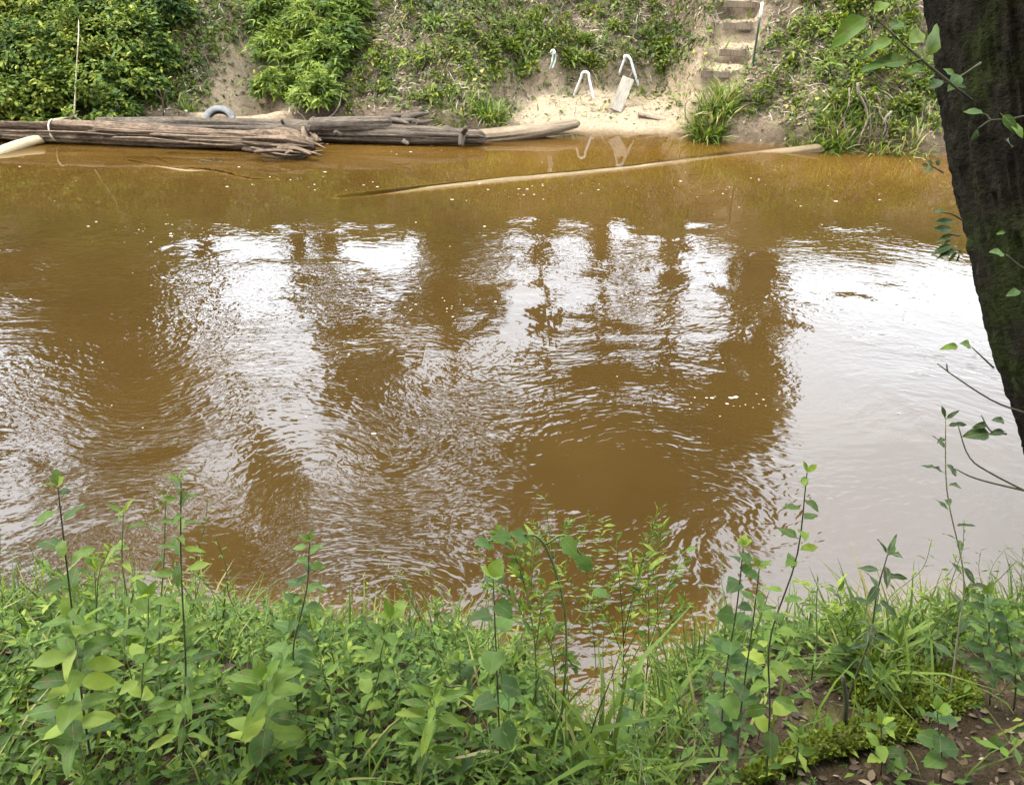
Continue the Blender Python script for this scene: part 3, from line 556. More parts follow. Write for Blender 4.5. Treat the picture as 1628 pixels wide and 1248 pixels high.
obj('stem', tube_mesh('stem', [(BR1 - o0, np.linspace(.045, .03, 30), 8), (BR2 - o0, np.linspace(.035, .02, 24), 8)]), M_sunk, br)
tw = [[(330, 276, 0), (338, 262, .10), (340, 252, .19)], [(338, 262, .10), (322, 262, .10)], [(338, 260, .12), (352, 257, .14)], [(300, 268, .0), (308, 259, .07), (318, 265, .03)], [(337, 257, .15), (318, 255, .16)]]
obj('twig', tube_mesh('twig', [(curve([at_y(a, b, 10.9) - o0 if 1 else 0 for a, b, c in t], 8), .009, 6) for t in tw]), M_stemd, br)

# ================================================================== THINGS ON THE FAR BANK
# tyre
tc_ = at_z(344, 197, .15); tc_[1] += .16
ty = thing('tyre', 'old grey car tyre leaning behind the logs below the sandy gully', 'tyre', tc_); ty.rotation_euler = (math.radians(50), math.radians(4), math.radians(8)); ty.scale = (.84, .84, .66)
def lathe(name, prof, seg=40):
    th = np.linspace(0, 2 * np.pi, seg, endpoint=False); pr = np.array(prof); n = len(pr)
    v = np.stack([pr[:, None, 0] * np.cos(th), pr[:, None, 0] * np.sin(th), pr[:, None, 1] + 0 * th], -1).reshape(-1, 3)
    i = np.arange(n - 1)[:, None] * seg; j = np.arange(seg)[None]; k = (j + 1) % seg
    return mesh_np(name, v, np.stack([i + j, i + k, i + seg + k, i + seg + j], -1).reshape(-1, 4), None, True)
obj('sidewall', lathe('sidewall', [(.175, -.05), (.18, -.075), (.22, -.095), (.26, -.09), (.285, -.075)]), M_tyre, ty)
obj('sidewall', lathe('sidewall', [(.285, .075), (.26, .09), (.22, .095), (.18, .075), (.175, .05), (.20, .05), (.25, .055), (.265, 0), (.25, -.055), (.20, -.05), (.175, -.05)]), M_tyre, ty)
tr_v = lathe('tread', [(.284, -.076), (.296, -.06), (.302, -.03), (.296, -.026), (.296, -.02), (.303, -.016), (.303, .016), (.296, .02), (.296, .026), (.302, .03), (.296, .06), (.284, .076)]); obj('tread', tr_v, M_tread, ty)
# rope
rt = hit(far_z, 126, 50); kn = at_y(118, 183, rt[1] - 1.9)
rope_y = at_z(90, 205, .16)[1]; kn = at_y(118, 184, rope_y + .22); tp_ = at_y(125, 52, rope_y + .40)
rope = thing('rope', 'thin tan rope hanging down the green thicket and tied round the log', 'rope', kn); o0 = np.array(rope.location)
up_ = hit(far_z, 127, 30) + np.array([0, 0, .1])
obj('strand', tube_mesh('strand', [(curve([up_ - o0, tp_ - o0, at_y(121, 120, rope_y + .31) - o0, kn - o0], 40), np.linspace(.0035, .0115, 40), 8)]), M_rope, rope)
lc = at_z(86, 208, .18); ring = []
for a in np.linspace(-.4, 5.6, 30): ring.append(lc + np.array([.012 * a, -.165 * math.sin(a) * 1., .155 * math.cos(a)]))
obj('loop', tube_mesh('loop', [(np.array(ring) - o0, .012, 8), (curve([kn - o0, at_y(104, 188, rope_y + .14) - o0, ring[0] - o0], 16), .012, 8), (curve([kn - o0, at_y(108, 191, rope_y + .16) - o0, ring[3] - o0 + np.array([.05, 0, 0])], 12), .010, 8)]), M_rope, rope)
obj('knot', tube_mesh('knot', [(np.array([[.025 * math.cos(a), .018 * math.sin(2 * a), .025 * math.sin(a)] for a in np.linspace(0, 6.3, 22)]), .014, 8), (curve([(0, 0, 0), (.05, -.02, -.04), (.11, -.03, -.07)], 8), .009, 6)]), M_rope, rope)
# white pipe rails
def rail(label, L, R, A):
    pl, pr = hit(far_z, *L), hit(far_z, *R); ym = (pl[1] + pr[1]) / 2; pa = at_y(A[0], A[1], ym - .05)
    w = pr - pl; l1 = pl + (pa - pl) * .80 - w * .055; r1 = pr + (pa - pr) * .80 + w * .055
    pts = [pl - np.array([0, 0, .12]), pl, l1, pa - w * .13 + np.array([0, 0, -.016]), pa + np.array([0, 0, .012]), pa + w * .13 + np.array([0, 0, -.016]), r1, pr, pr - np.array([0, 0, .12])]
    P = np.vstack([np.linspace(pts[0], pts[2], 8)[:-1], curve(pts[2:7], 22), np.linspace(pts[6], pts[8], 8)[1:]])
    return tag(obj('pipe_rail', tube_mesh('pipe_rail', [(P, .021, 12)]), M_white), label, 'rail', 'white pipe rails')
rail('bent white pipe hoop standing in the open sand of the beach', (909, 150), (947, 156), (931, 116))
rail('bent white pipe hoop standing in weeds above the leaning board', (983, 112), (1018, 131), (998, 91))
def quad_board(name, label, cat, corners, th, m, group=None):
    c = [np.asarray(p, float) for p in corners]; o = sum(c) / 4; n = norm(np.cross(c[1] - c[0], c[3] - c[0])); ux = norm(c[3] - c[0] + c[2] - c[1]); uy = np.cross(n, ux)
    M = Matrix([[ux[i], uy[i], n[i], o[i]] for i in range(3)] + [[0, 0, 0, 1]]); Mi = M.inverted(); import bmesh
    bm = bmesh.new(); vs = []
    for s in (-.5, .5):
        for p in c: q = Mi @ Vector(p); vs.append(bm.verts.new((q.x, q.y, s * th)))
    bm.faces.new(vs[3::-1]); bm.faces.new(vs[4:8])
    for i in range(4): j = (i + 1) % 4; bm.faces.new((vs[i], vs[j], vs[4 + j], vs[4 + i]))
    bmesh.ops.bevel(bm, geom=bm.edges[:], offset=min(.006, th * .2), segments=2, affect='EDGES'); bmesh.ops.recalc_face_normals(bm, faces=bm.faces)
    me = bpy.data.meshes.new(name); bm.to_mesh(me); bm.free(); return tag(obj(name, me, m, None, None, M), label, cat, group)
bb = hit(far_z, 978, 178); yb = bb[1]
quad_board('leaning_board', 'grey weathered board propped upright against the bank beside the pipe hoop', 'board', [at_y(990, 121, yb + .42), at_y(1008, 128, yb + .42), at_y(987, 181, yb - .02), at_y(969, 173, yb - .02)], .04, M_board)
q = hit(far_z, 1036, 190); quad_board('fallen_board', 'short dark board lying at the water side below the steps', 'board', [at_y(1014, 181, q[1] + .08), at_y(1057, 191, q[1] + .02), at_y(1059, 196, q[1] - .04), at_y(1015, 186, q[1] + .02)], .07, M_step)
SL = ['lowest timber step board of the earth stairs above the grass tussock', 'narrow timber step board second up the earth stairs', 'wide timber step board third up the earth stairs beside the post', 'topmost timber step board where the earth stairs leave the view']
for s, lb in zip(_st, SL):
    y = s[1] - .04; z = s[2]; quad_board('step_board', lb, 'step', [(s[3] + .01, y, z + .012), (s[4] - .01, y + .05, z - .014), (s[4] - .01, y + .04, z - .105), (s[3] + .01, y - .01, z - .09)], .045, M_step, 'timber steps up the bank')
pb = hit(far_z, 1196, 108); pt = at_y(1212, 4, pb[1] + .05)
po = thing('fence_post', 'thin dark green metal post with white top beside the earth stairs', 'post', pb); o0 = np.array(po.location)
pw = pb + (pt - pb) * .76
obj('shaft', tube_mesh('shaft', [(np.linspace(pb - [0, 0, .2], pw, 8) - o0, .017, 8)]), M_post, po)
obj('white_top', tube_mesh('white_top', [(np.linspace(pw, pt, 4) - o0, .019, 8)]), M_postw, po)
# rag
rg = hit(far_z, 878, 108); import bmesh
gu, gv = np.meshgrid(np.linspace(-1, 1, 9), np.linspace(0, 1, 14)); wv = .018 + .045 * np.abs(gv - .1) ** .5 * (1 - .35 * gv)
rv = np.stack([gu * wv + .02 * np.sin(gv * 4), -.06 + .03 * np.sin(gu * 5 + gv * 3) + .02 * np.cos(gu * 9), .25 * (1 - gv) + .015 * gu], -1).reshape(-1, 3)
rag = thing('rag', 'pale torn rag caught on the weedy slope above the beach', 'rag', rg)
obj('cloth', mesh_np('cloth', rv, grid_faces(9, 14), None, True), M_cloth, rag)
obj('cloth_knot', tube_mesh('cloth_knot', [(np.array([[.03 * math.cos(a), -.06 + .02 * math.sin(a * 2), .25 + .03 * math.sin(a)] for a in np.linspace(0, 6.3, 18)]), .016, 8), (curve([(0, -.06, .25), (.04, -.07, .2), (.055, -.06, .15)], 8), np.linspace(.02, .006, 8), 6), (np.array([[0, .05, .26], [0, -.07, .26]]), .008, 6)]), M_cloth, rag)

# ------------------------------------------------------------------ shrubs
def shrub(name, label, cat, group, px, py, rpx, rz, leaf, nleaf, m, lift=.35, tmpl=(KITE_V, KITE_F), droop=-.25, upw=1., width=1., stems=6, base_fn=far_z, dep=None):
    b = hit(base_fn, px, py); r = rpx / FPX * np.linalg.norm(b - C_); t = thing(name, label, cat, b, group)
    d = rvec(nleaf); d[:, 2] = np.abs(d[:, 2]) * 1.0 - .15; k = (.45 + .55 * RNG.random(nleaf)[:, None] ** .6)
    lump = 1 + .30 * fbm(d[:, 0] * 2.2 + px, d[:, 1] * 2.2, d[:, 2] * 2.2, 8, 3)[:, None] * 2
    pos = d * k * lump * np.array([r, r * .8, rz]) + np.array([0, -.12 * r, lift * rz * .4])
    dv, cen = [], np.array([0, -.12 * r, lift * rz * .4])
    ns = max(10, nleaf // 170); pp, aa = [], []
    for i in range(ns):
        q = rvec(1)[0]; q[2] = abs(q[2]) * .8 + .1; q[1] = -abs(q[1]); p0 = q * np.array([r, r * .8, rz]) * .8 + cen; L = random.uniform(.3, .75) * rz; dr = norm(q + np.array([random.gauss(0, .4), -.1, .7]))
        for u in np.linspace(0, 1, 16): pp.append(p0 + dr * L * u + np.array([0, -.12, -.35]) * L * u * u + RNG.normal(size=3) * .02); aa.append(norm(dr * .5 + rvec(1)[0] * .8))
    keep = fbm(pos[:, 0] * 3.2 + b[0] * 3, pos[:, 1] * 3.2, pos[:, 2] * 3.2, 27, 2) > -.22
    pos = np.vstack([pos[keep], np.array(pp)]); d = np.vstack([d[keep], np.array(aa)]); nleaf = len(pos)
    gz = far_z(pos[:, 0] + b[0], pos[:, 1] + b[1]) - b[2] + .03; pos[:, 2] = np.maximum(pos[:, 2], gz + .12 * RNG.random(nleaf))
    ax = norm(d * np.array([1, 1, .4]) + .9 * rvec(nleaf) * np.array([1, 1, .4]) + np.array([0, 0, droop])); up = norm(np.array([0, -.25, upw]) + .5 * d + .55 * rvec(nleaf))
    tint = np.clip(.40 + random.uniform(-.12, .16) + .6 * fbm(pos[:, 0] * 2.5 + b[0], pos[:, 1] * 2.5, pos[:, 2] * 2.5, 17, 2) + .30 * RNG.normal(size=nleaf) * .8, 0, .97); tint[RNG.random(nleaf) < .02] = 1.
    obj('foliage', cloud('foliage', pos, ax, up, leaf * (.4 + 1.05 * RNG.random(nleaf) ** 1.6), tmpl, tint, width), m, t)
    st = []
    for i in range(stems):
        e = pos[random.randrange(nleaf)]; st.append((curve([np.array([random.uniform(-.1, .1), 0, -.06]), e * .5 + np.array([0, 0, .08]), e], 8), np.linspace(.010, .004, 8), 5))
    if st: obj('stem', tube_mesh('stem', st), M_stemd, t)
    return t
LSH = [(-40, 40, 80), (40, 15, 75), (120, 10, 80), (205, 5, 75), (-30, 110, 80), (55, 85, 75), (140, 70, 80), (220, 65, 70), (10, 165, 70), (85, 150, 65), (165, 140, 70), (222, 128, 55), (60, 190, 50), (140, 186, 45), (200, 178, 40), (268, 15, 58), (-30, 195, 60), (258, 90, 40)]
LNS = ['leafy shrub at the picture edge high on the thicket', 'leafy shrub above the spot where the rope begins, towards the picture edge', 'leafy shrub straight above the hanging rope', 'top shrub of the thicket between rope and gully', 'dark leafy shrub at the picture edge half way down the thicket', 'shrub with drooping pale tips half way down beside the rope', 'shrub half way down right behind the rope', 'yellowish shrub half way down between rope and gully', 'dark shrub low in the thicket above the peeled log', 'shrub low in the thicket just before the rope', 'glossy leaved shrub low behind the rope', 'yellow green shrub low beside the dead stalks', 'small dark shrub touching the broken log before the rope knot', 'small shrub touching the broken log behind the rope knot', 'lowest thin shrub beside the bare roots and dead stalks', 'light green shrub at the top beside the sandy gully', 'shrub at the picture edge touching the broken log', 'low ragged shrub reaching over the sandy gully']
for (px, py, r), lb in zip(LSH, LNS): shrub('leafy_shrub', lb, 'shrub', 'shrubs of the green thicket', px, py + 14, r * .72, r / FPX * 11, .085, int(r * r * .74), M_shrub, tmpl=(LEAF6_V, LEAF6_F))
for (px, py, r), lb in zip([(440, 30, 62), (505, 25, 58), (545, 60, 48), (450, 85, 60), (520, 100, 55), (440, 140, 50), (505, 150, 52), (560, 15, 40)], ['feathery bush at the top of the tall green bush group beside the gully', 'feathery bush at the top middle of the bush group', 'feathery bush on the slope side of the bush group', 'feathery bush beside the gully half way up', 'bush with long arching fronds over the dark hollow', 'feathery bush at the foot beside the sandy gully', 'bush at the foot over the dark hollow behind the logs', 'thin feathery bush at the top towards the weedy slope']):
    shrub('feathery_bush', lb, 'bush', 'tall feathery bushes', px, py + 12, r * .68, r / FPX * 11.5, .12, int(r * r * .74), M_fern, tmpl=(BLADE_V, BLADE_F), droop=-.1, width=3.2, upw=.8)
# arching fronds on the middle bush
b = hit(far_z, 520, 118)
# ------------------------------------------------------------------ tussocks and weeds
def tussock(name, label, group, px, py, n, h, spread, m=M_grass, dry=.08, fn=far_z, y0=8., y1=26., width=1., nm='blades'):
    b = hit(fn, px, py, y0, y1); t = thing(name, label, 'grass', b, group); a = RNG.random(n) * 6.283; q = RNG.random(n) ** .6 * spread * .5
    pos = np.stack([q * np.cos(a), q * np.sin(a), 0 * a], -1); pos[:, 2] = fn(pos[:, 0] + b[0], pos[:, 1] + b[1]) - b[2] - .01
    out = .1 + 1.0 * RNG.random(n) ** 1.5; a = a + RNG.normal(size=n) * .7; ax = norm(np.stack([np.cos(a) * out, np.sin(a) * out, .9 - .5 * out * RNG.random(n)], -1) + .2 * rvec(n)); up = norm(np.array([0, 0, 1.]) - ax * ax[:, 2:3] + .3 * rvec(n))
    tint = np.clip(.2 + .6 * RNG.random(n), 0, .9); tint[RNG.random(n) < dry] = 1.
    V = BLADE_V.copy(); V[:, 2] *= 1.6
    obj(nm, cloud(nm, pos, ax, up, h * (.3 + .95 * RNG.random(n) ** 1.4), (V, BLADE_F), tint, width), m, t); return t
tussock('grass_tussock', 'large bushy grass tussock at the water edge below the steps', 'grass tussocks', 1128, 198, 620, .36, .52, dry=.2)
tussock('grass_tussock', 'pale grass tuft hanging behind the large tussock', 'grass tussocks', 1150, 165, 260, .35, .4, dry=.4)
tussock('grass_tussock', 'bright green grass tuft growing at the beach above the buried log', 'grass tussocks', 780, 186, 420, .30, .45)
tussock('grass_tussock', 'darker loose grass tuft beside the torn pale log', 'grass tussocks', 725, 180, 260, .28, .7, dry=.15)
tussock('grass_tussock', 'lush grass clump at the water before the pale roots', 'grass tussocks', 1330, 205, 420, .32, .6, dry=.15)
tussock('grass_tussock', 'grass clump hanging over brown soil towards the stairs', 'grass tussocks', 1285, 200, 220, .26, .6, dry=.15)
tussock('grass_tussock', 'thin grass clump among the pale roots', 'grass tussocks', 1395, 215, 200, .28, .6, dry=.35)
tussock('grass_tussock', 'small grass tuft in the sandy gully above the tyre', 'grass tussocks', 302, 178, 90, .22, .22)
tussock('grass_tussock', 'grass fringe at the water below the leaning trunk', 'grass tussocks', 1450, 220, 240, .28, .7, dry=.4)
def rosette(nl, h, lf, m, kind=(LEAF6_V, LEAF6_F)):
    t = thing('slope_weed', 'x y z w', 'weed', (0, 0, -50), 'weeds on the far slope'); pos = rvec(nl) * np.array([.5, .5, .5]) * h; pos[:, 2] = np.abs(pos[:, 2]) * 1.6 + .03
    ax = norm(pos * np.array([1, 1, .3]) + .4 * h * rvec(nl)); up = norm(np.array([0, -.3, 1.]) + .6 * rvec(nl)); obj('foliage', cloud('foliage', pos, ax, up, lf * (.6 + .7 * RNG.random(nl)), kind), m, t)
    obj('stem', tube_mesh('stem', [(curve([(0, 0, -.03), pos[i] * .5, pos[i]], 5), .004, 4) for i in range(6)]), M_stemd, t); return t
W = [rosette(80, .20, .085, M_cover), rosette(60, .16, .10, M_shrub), rosette(110, .24, .06, M_cover), rosette(70, .22, .12, M_fern, (BLADE_V * np.array([1, 2.5, 1]), BLADE_F)), rosette(90, .2, .05, M_shrub)]
WLN = ['small leafed weed', 'broad leafed weed', 'spreading fine weed', 'long leafed weed', 'dark tiny leafed weed']
SLM = [(600, 20, 'high beside the bush group'), (600, 100, 'half way up beside the bush group'), (640, 170, 'just above the torn log'), (700, 30, 'high above the torn log'), (720, 110, 'above the loose grass tuft'), (790, 30, 'high above the bright grass tuft'), (800, 115, 'above the bright grass tuft'), (878, 40, 'high above the rag'), (870, 110, 'beside the rag'), (930, 60, 'above the beach hoop'), (1000, 30, 'high above the two hoops'), (1000, 85, 'behind the hoop by the board'), (1070, 50, 'beside the upper stairs'), (1060, 115, 'beside the lower stairs'), (1240, 40, 'beside the white topped post'), (1230, 120, 'at the foot of the post'), (1300, 50, 'high beyond the post'), (1300, 130, 'above the hanging grass clump'), (1380, 60, 'high above the pale roots'), (1390, 130, 'just above the pale roots'), (1450, 60, 'high by the leaning trunk'), (1460, 150, 'low by the leaning trunk'), (1360, 200, 'between grass clump and roots')]
used = set(); cnt = 0
for tr in range(900):
    px, py = random.uniform(560, 1500), random.uniform(-15, 215)
    if 1080 < px < 1215 and not (py > 130 and px > 1190): continue
    if 800 < px < 1080 and py > 128: continue
    if 570 < px < 800 and py > 178: continue
    p = hit(far_z, px, py)
    if noise3(p[0] * 1.1, p[1] * 1.1, 0, 91) < random.uniform(-.9, .5): continue
    k = random.randrange(5); o = W[k] if k not in used else copy_tree(W[k]); used.add(k); o.location = tuple(p); o.rotation_euler = (random.uniform(-.2, .2), random.uniform(-.2, .2), random.random() * 6.28); s = random.uniform(.55, 1.25); o.scale = (s, s, s)
    o['label'] = WLN[k] + ' on the slope ' + min(SLM, key=lambda q: (q[0] - px) ** 2 + 2.2 * (q[1] - py) ** 2)[2]; cnt += 1
    if cnt >= 190: break
# ground cover, grass, litter over the slope (nobody could count them)
def scatter(n, x0, x1, y0, y1, dens, fn=far_z):
    x = RNG.uniform(x0, x1, n); y = RNG.uniform(y0, y1, n); k = RNG.random(n) < dens(x, y); x, y = x[k], y[k]; return np.stack([x, y, fn(x, y)], -1)
def slope_n(p, fn=far_z):
    e = .06; dx = (fn(p[:, 0] + e, p[:, 1]) - fn(p[:, 0] - e, p[:, 1])) / (2 * e); dy = (fn(p[:, 0], p[:, 1] + e) - fn(p[:, 0], p[:, 1] - e)) / (2 * e); return norm(np.stack([-dx, -dy, np.ones(len(p))], -1))
def d_cover(x, y):
    t = y - shore(x); s = far_sand_riser_shade(x, y); c = sstep(-.18, .30, fbm(x * 1.5, y * 1.5, 0, 101, 3)); left = 1 - sstep(-3.4, -2.6, x)
    return np.clip(.2 + .8 * c + .6 * left, 0, 1) * (1 - .93 * s) * sstep(.18, .6, t) * (1 - .75 * sstep(.05, .3, fbm(x * .8, y * .8, 0, 103, 2)) * (1 - left))
P = scatter(185000, -9.5, 9.5, 11.2, 18.2, d_cover); N = len(P); nn = slope_n(P); P = P + nn * (RNG.random((N, 1)) ** 2 * .13)
ax = norm(rvec(N) + .0 * nn); ax = norm(ax - .7 * nn * np.sum(ax * nn, 1, keepdims=True) + np.array([0, -.2, -.15])); up = norm(nn * .4 + np.array([0, 0, 1.]) + .6 * rvec(N))
tint = np.clip(.45 + .7 * fbm(P[:, 0], P[:, 1], P[:, 2], 105, 3) + .22 * RNG.normal(size=N), 0, 1)
stuff(obj('ground_cover', cloud('ground_cover', P, ax, up, (.04 + .07 * RNG.random(N) ** 2), tint=tint, width=1.35), M_cover))
P = scatter(85000, -9.5, 9.5, 11.2, 18.2, lambda x, y: np.clip(.10 + .9 * sstep(0, .35, fbm(x * 1.2 + 9, y * 1.2, 0, 111, 3)), 0, 1) * (1 - .95 * far_sand_riser_shade(x, y)) * sstep(.12, .5, y - shore(x))); N = len(P)
ax = norm(np.array([0, -.35, .8]) + .75 * rvec(N)); stuff(obj('grass', cloud('grass', P, ax, norm(np.array([0, 0, 1.]) + .4 * rvec(N)), .08 + .16 * RNG.random(N), (BLADE_V, BLADE_F), np.clip(.5 + .25 * RNG.normal(size=N), 0, 1), 1.9), M_grass))
P = scatter(150000, -9.5, 9.5, 11.2, 18.2, lambda x, y: np.clip(.35 + .5 * fbm(x * 1.3, y * 1.3, 0, 121, 3), .05, 1) * sstep(.02, .2, y - shore(x)) * (1 - .86 * far_sand_riser_shade(x, y))); N = len(P); nn = slope_n(P)
ax = rvec(N); ax = norm(ax - .9 * nn * np.sum(ax * nn, 1, keepdims=True)); stuff(obj('leaf_litter', cloud('leaf_litter', P + nn * .012, ax, norm(nn + .35 * rvec(N)), (.025 + .055 * RNG.random(N)) * (1 - .5 * far_sand_riser_shade(P[:, 0], P[:, 1])), tint=RNG.random(N)), M_litter))
P = scatter(60000, -9.5, 9.5, 11.4, 18., lambda x, y: np.clip(.3 + .6 * fbm(x * 1.1 + 3, y * 1.1, 0, 131, 3), 0, 1) * (1 - .8 * far_sand_riser_shade(x, y)) * sstep(.1, .4, y - shore(x))); N = len(P); nn = slope_n(P); ax = rvec(N); ax = norm(ax - .75 * nn * np.sum(ax * nn, 1, keepdims=True))
stuff(obj('dry_grass', cloud('dry_grass', P + nn * .02, ax, nn, .10 + .16 * RNG.random(N), (BLADE_V, BLADE_F), RNG.random(N), .9), M_dry))
# roots, dead stalks, twigs
rb = hit(far_z, 1385, 205); rt_ = thing('root_tangle', 'pale bare roots hanging over a dark hollow in the cut bank', 'roots', rb); o0 = rb
for pts, w in [([(1366, 132), (1364, 150), (1377, 166), (1378, 190), (1368, 212), (1362, 232)], .026), ([(1394, 148), (1400, 166), (1396, 180), (1408, 200), (1402, 222)], .018), ([(1416, 178), (1409, 190), (1411, 204), (1398, 232)], .02), ([(1352, 140), (1350, 165), (1344, 190), (1349, 228)], .012), ([(1372, 150), (1384, 172), (1386, 198), (1379, 226)], .011), ([(1340, 188), (1347, 206), (1344, 236)], .010), ([(1426, 190), (1432, 214), (1428, 236)], .011), ([(1388, 160), (1391, 190), (1388, 230)], .008), ([(1400, 234), (1424, 229), (1440, 236), (1462, 234)], .011), ([(1380, 168), (1398, 172), (1414, 180)], .010), ([(1360, 205), (1352, 216), (1338, 238)], .012), ([(1440, 214), (1452, 226), (1474, 238)], .012), ([(1420, 222), (1432, 232), (1448, 244)], .009)]:
    yy = rb[1] - .10; obj('root', tube_mesh('root', [(curve([at_y(a + random.uniform(-3, 3), b, yy - .10 * i / len(pts) + random.uniform(-.05, .05)) - o0 for i, (a, b) in enumerate(pts)], 20), np.linspace(w, w * .45, 20) * .85 * RNG.uniform(.8, 1.25, 20), 8)]), M_rootd, rt_)
def twigs(name, label, cat, paths, w, m, yb=None):
    b = hit(far_z, *paths[0][0]); t = thing(name, label, cat, b); y = b[1] - .06
    obj('stem', tube_mesh('stem', [(curve([at_y(a, c, y - .04 * i) - b for i, (a, c) in enumerate(p)], 10), np.linspace(w, w * .6, 10), 6) for p in paths]), m, t); return t
twigs('dead_stalk', 'whitish dead stalks standing beside the sandy gully', 'dead plant', [[(260, 184), (258, 160), (253, 142)], [(258, 165), (264, 144)], [(256, 158), (249, 150), (247, 138)], [(262, 150), (268, 146)]], .012, M_dry)
twigs('bare_twig', 'curved bare twig rising from the dark hollow behind the grey log', 'twig', [[(512, 192), (530, 182), (540, 165), (543, 148)], [(488, 196), (482, 186), (473, 178)], [(505, 191), (498, 186), (492, 192)]], .010, M_root)
twigs('bent_stick', 'rusty bent stick standing in front of the grass tussock', 'stick', [[(1090, 190), (1089, 168), (1094, 160), (1101, 155)]], .012, M_root)
twigs('root_stump', 'grey root stump with twigs beside the broken log', 'roots', [[(190, 188), (189, 172), (185, 163)], [(189, 175), (196, 186), (204, 190)], [(188, 168), (178, 182), (160, 190)]], .016, M_root)
twigs('fallen_stick', 'thin dead stick lying slantwise under the leafy twig', 'stick', [[(1462, 160), (1420, 140), (1380, 108), (1360, 90)]], .008, M_dry)
# foam flecks drifting on the river
fp = []
for k in range(300):
    px = random.uniform(0, 1500); py = 215 + 520 * random.random() ** 1.6
    if random.random() < .7: c = random.choice([(480, 290), (250, 370), (680, 490), (1050, 480), (1200, 300), (650, 235), (1180, 640), (1300, 320), (870, 300)]); px, py = random.gauss(c[0], 70), random.gauss(c[1], 9)
    p = at_z(px, max(py, 216), .006)
    if far_z(np.array([p[0]]), np.array([p[1]]))[0] > -.01: continue
    fp.append((p, .004 + .011 * random.random() ** 3.5))
V, Fq = [], []
for p, r in fp:
    o = len(V); n = 8; sx = random.uniform(1, 2.0)
    for j in range(n): a = j * 6.283 / n; q = r * random.uniform(.7, 1.2); V.append((p[0] + sx * q * math.cos(a), p[1] + q * math.sin(a), .003))
    V.append((p[0], p[1], .003 + r * .3)); Fq += [(o + j, o + (j + 1) % n, o + n) for j in range(n)]
stuff(obj('foam', mesh_np('foam', V, Fq), M_foam))

# ================================================================== NEAR BANK PLANTS
def blade(name, w, droop=.18, fold=.10, lobes=0., nseg=8, heart=0., pet=.10, wave=.03, seed=0):
    """one leaf, length 1 along x: petiole, folded blade with wavy edge and pointed tip"""
    rs = np.random.default_rng(seed + 5); V = [(0, .008, 0), (0, 0, .004), (0, -.008, 0), (pet, .01, .02), (pet, 0, .012), (pet, -.01, .02)]; zz = lambda x: .10 * x - droop * x * x
    us = np.linspace(0, 1, nseg + 1)[1:]; wid = lambda u: w * (math.sin(math.pi * u ** .75) ** .85) * (1 + .0 * u)
    for u in us:
        x = pet + (1 - pet) * u; k = wid(u) if u < .999 else .002
        if heart and u < .3: k = max(k, w * (.75 + .25 * u / .3)); x = x - heart * (1 - u / .3)
        if lobes: k *= 1 + lobes * math.sin(u * 15.)
        z = zz(x); wv = wave * math.sin(u * 9 + seed)
        V += [(x - (.06 if heart and u < .3 else 0) * 1, k, z + fold * k / max(w, .01) * w * 3 + wv), (pet + (1 - pet) * u, 0, z), (x - (.06 if heart and u < .3 else 0), -k, z + fold * k / max(w, .01) * w * 3 - wv)]
    bd = rs.uniform(-.16, .16); tw = rs.uniform(-.5, .5); V = [(x, y + bd * x * x * .7, z + tw * y * x + .03 * rs.normal() * abs(y) / max(w, .01)) for x, y, z in V]
    Fc = []; n = len(V) // 3
    for i in range(n - 1):
        a = i * 3; b = a + 3; Fc += [(a, a + 1, b + 1, b), (a + 1, a + 2, b + 2, b + 1)]
    m = bpy.data.meshes.new(name); m.from_pydata(V, [], Fc); m.polygons.foreach_set('use_smooth', np.ones(len(m.polygons), bool)); m.update(); return m
LF = {}; LEAFS = .60
def leaf_mesh(kind, mtl):
    k = (kind, mtl.name)
    if k not in LF:
        a = dict(ovate=(.22, .24, .10), lance=(.135, .28, .12), heart=(.40, .22, .06), narrow=(.065, .22, .2), lobed=(.30, .2, .08))[kind]
        LF[k] = [blade('leaf', a[0] * random.uniform(.85, 1.15), a[1] * random.uniform(.3, 1.7), a[2], .22 if kind == 'lobed' else 0., 9 if kind == 'lobed' else 7, .10 if kind == 'heart' else 0., .14, .025, s) for s in range(8)]
        for m in LF[k]: m.materials.append(mtl)
    return random.choice(LF[k])
def put_leaf(par, at, d, size, kind, mtl, up=None, roll=0.):
    d = Vector(d).normalized(); u = Vector(up if up is not None else (random.gauss(0, .22), random.gauss(0, .22) - .1, 1)).normalized(); y = u.cross(d)
    if y.length < .05: y = Vector((1, 0, 0)).cross(d)
    y.normalize(); z = d.cross(y); M = Matrix([[d[i], y[i], z[i], 0] for i in range(3)] + [[0, 0, 0, 1]]) @ Matrix.Rotation(roll, 4, 'X') @ Matrix.Scale(size, 4); M.translation = Vector(at)
    size *= LEAFS; M = M @ Matrix.Scale(LEAFS, 4)
    o = bpy.data.objects.new('leaf', leaf_mesh(kind, mtl)); COL.objects.link(o); o.parent = par; o.matrix_basis = M; return o
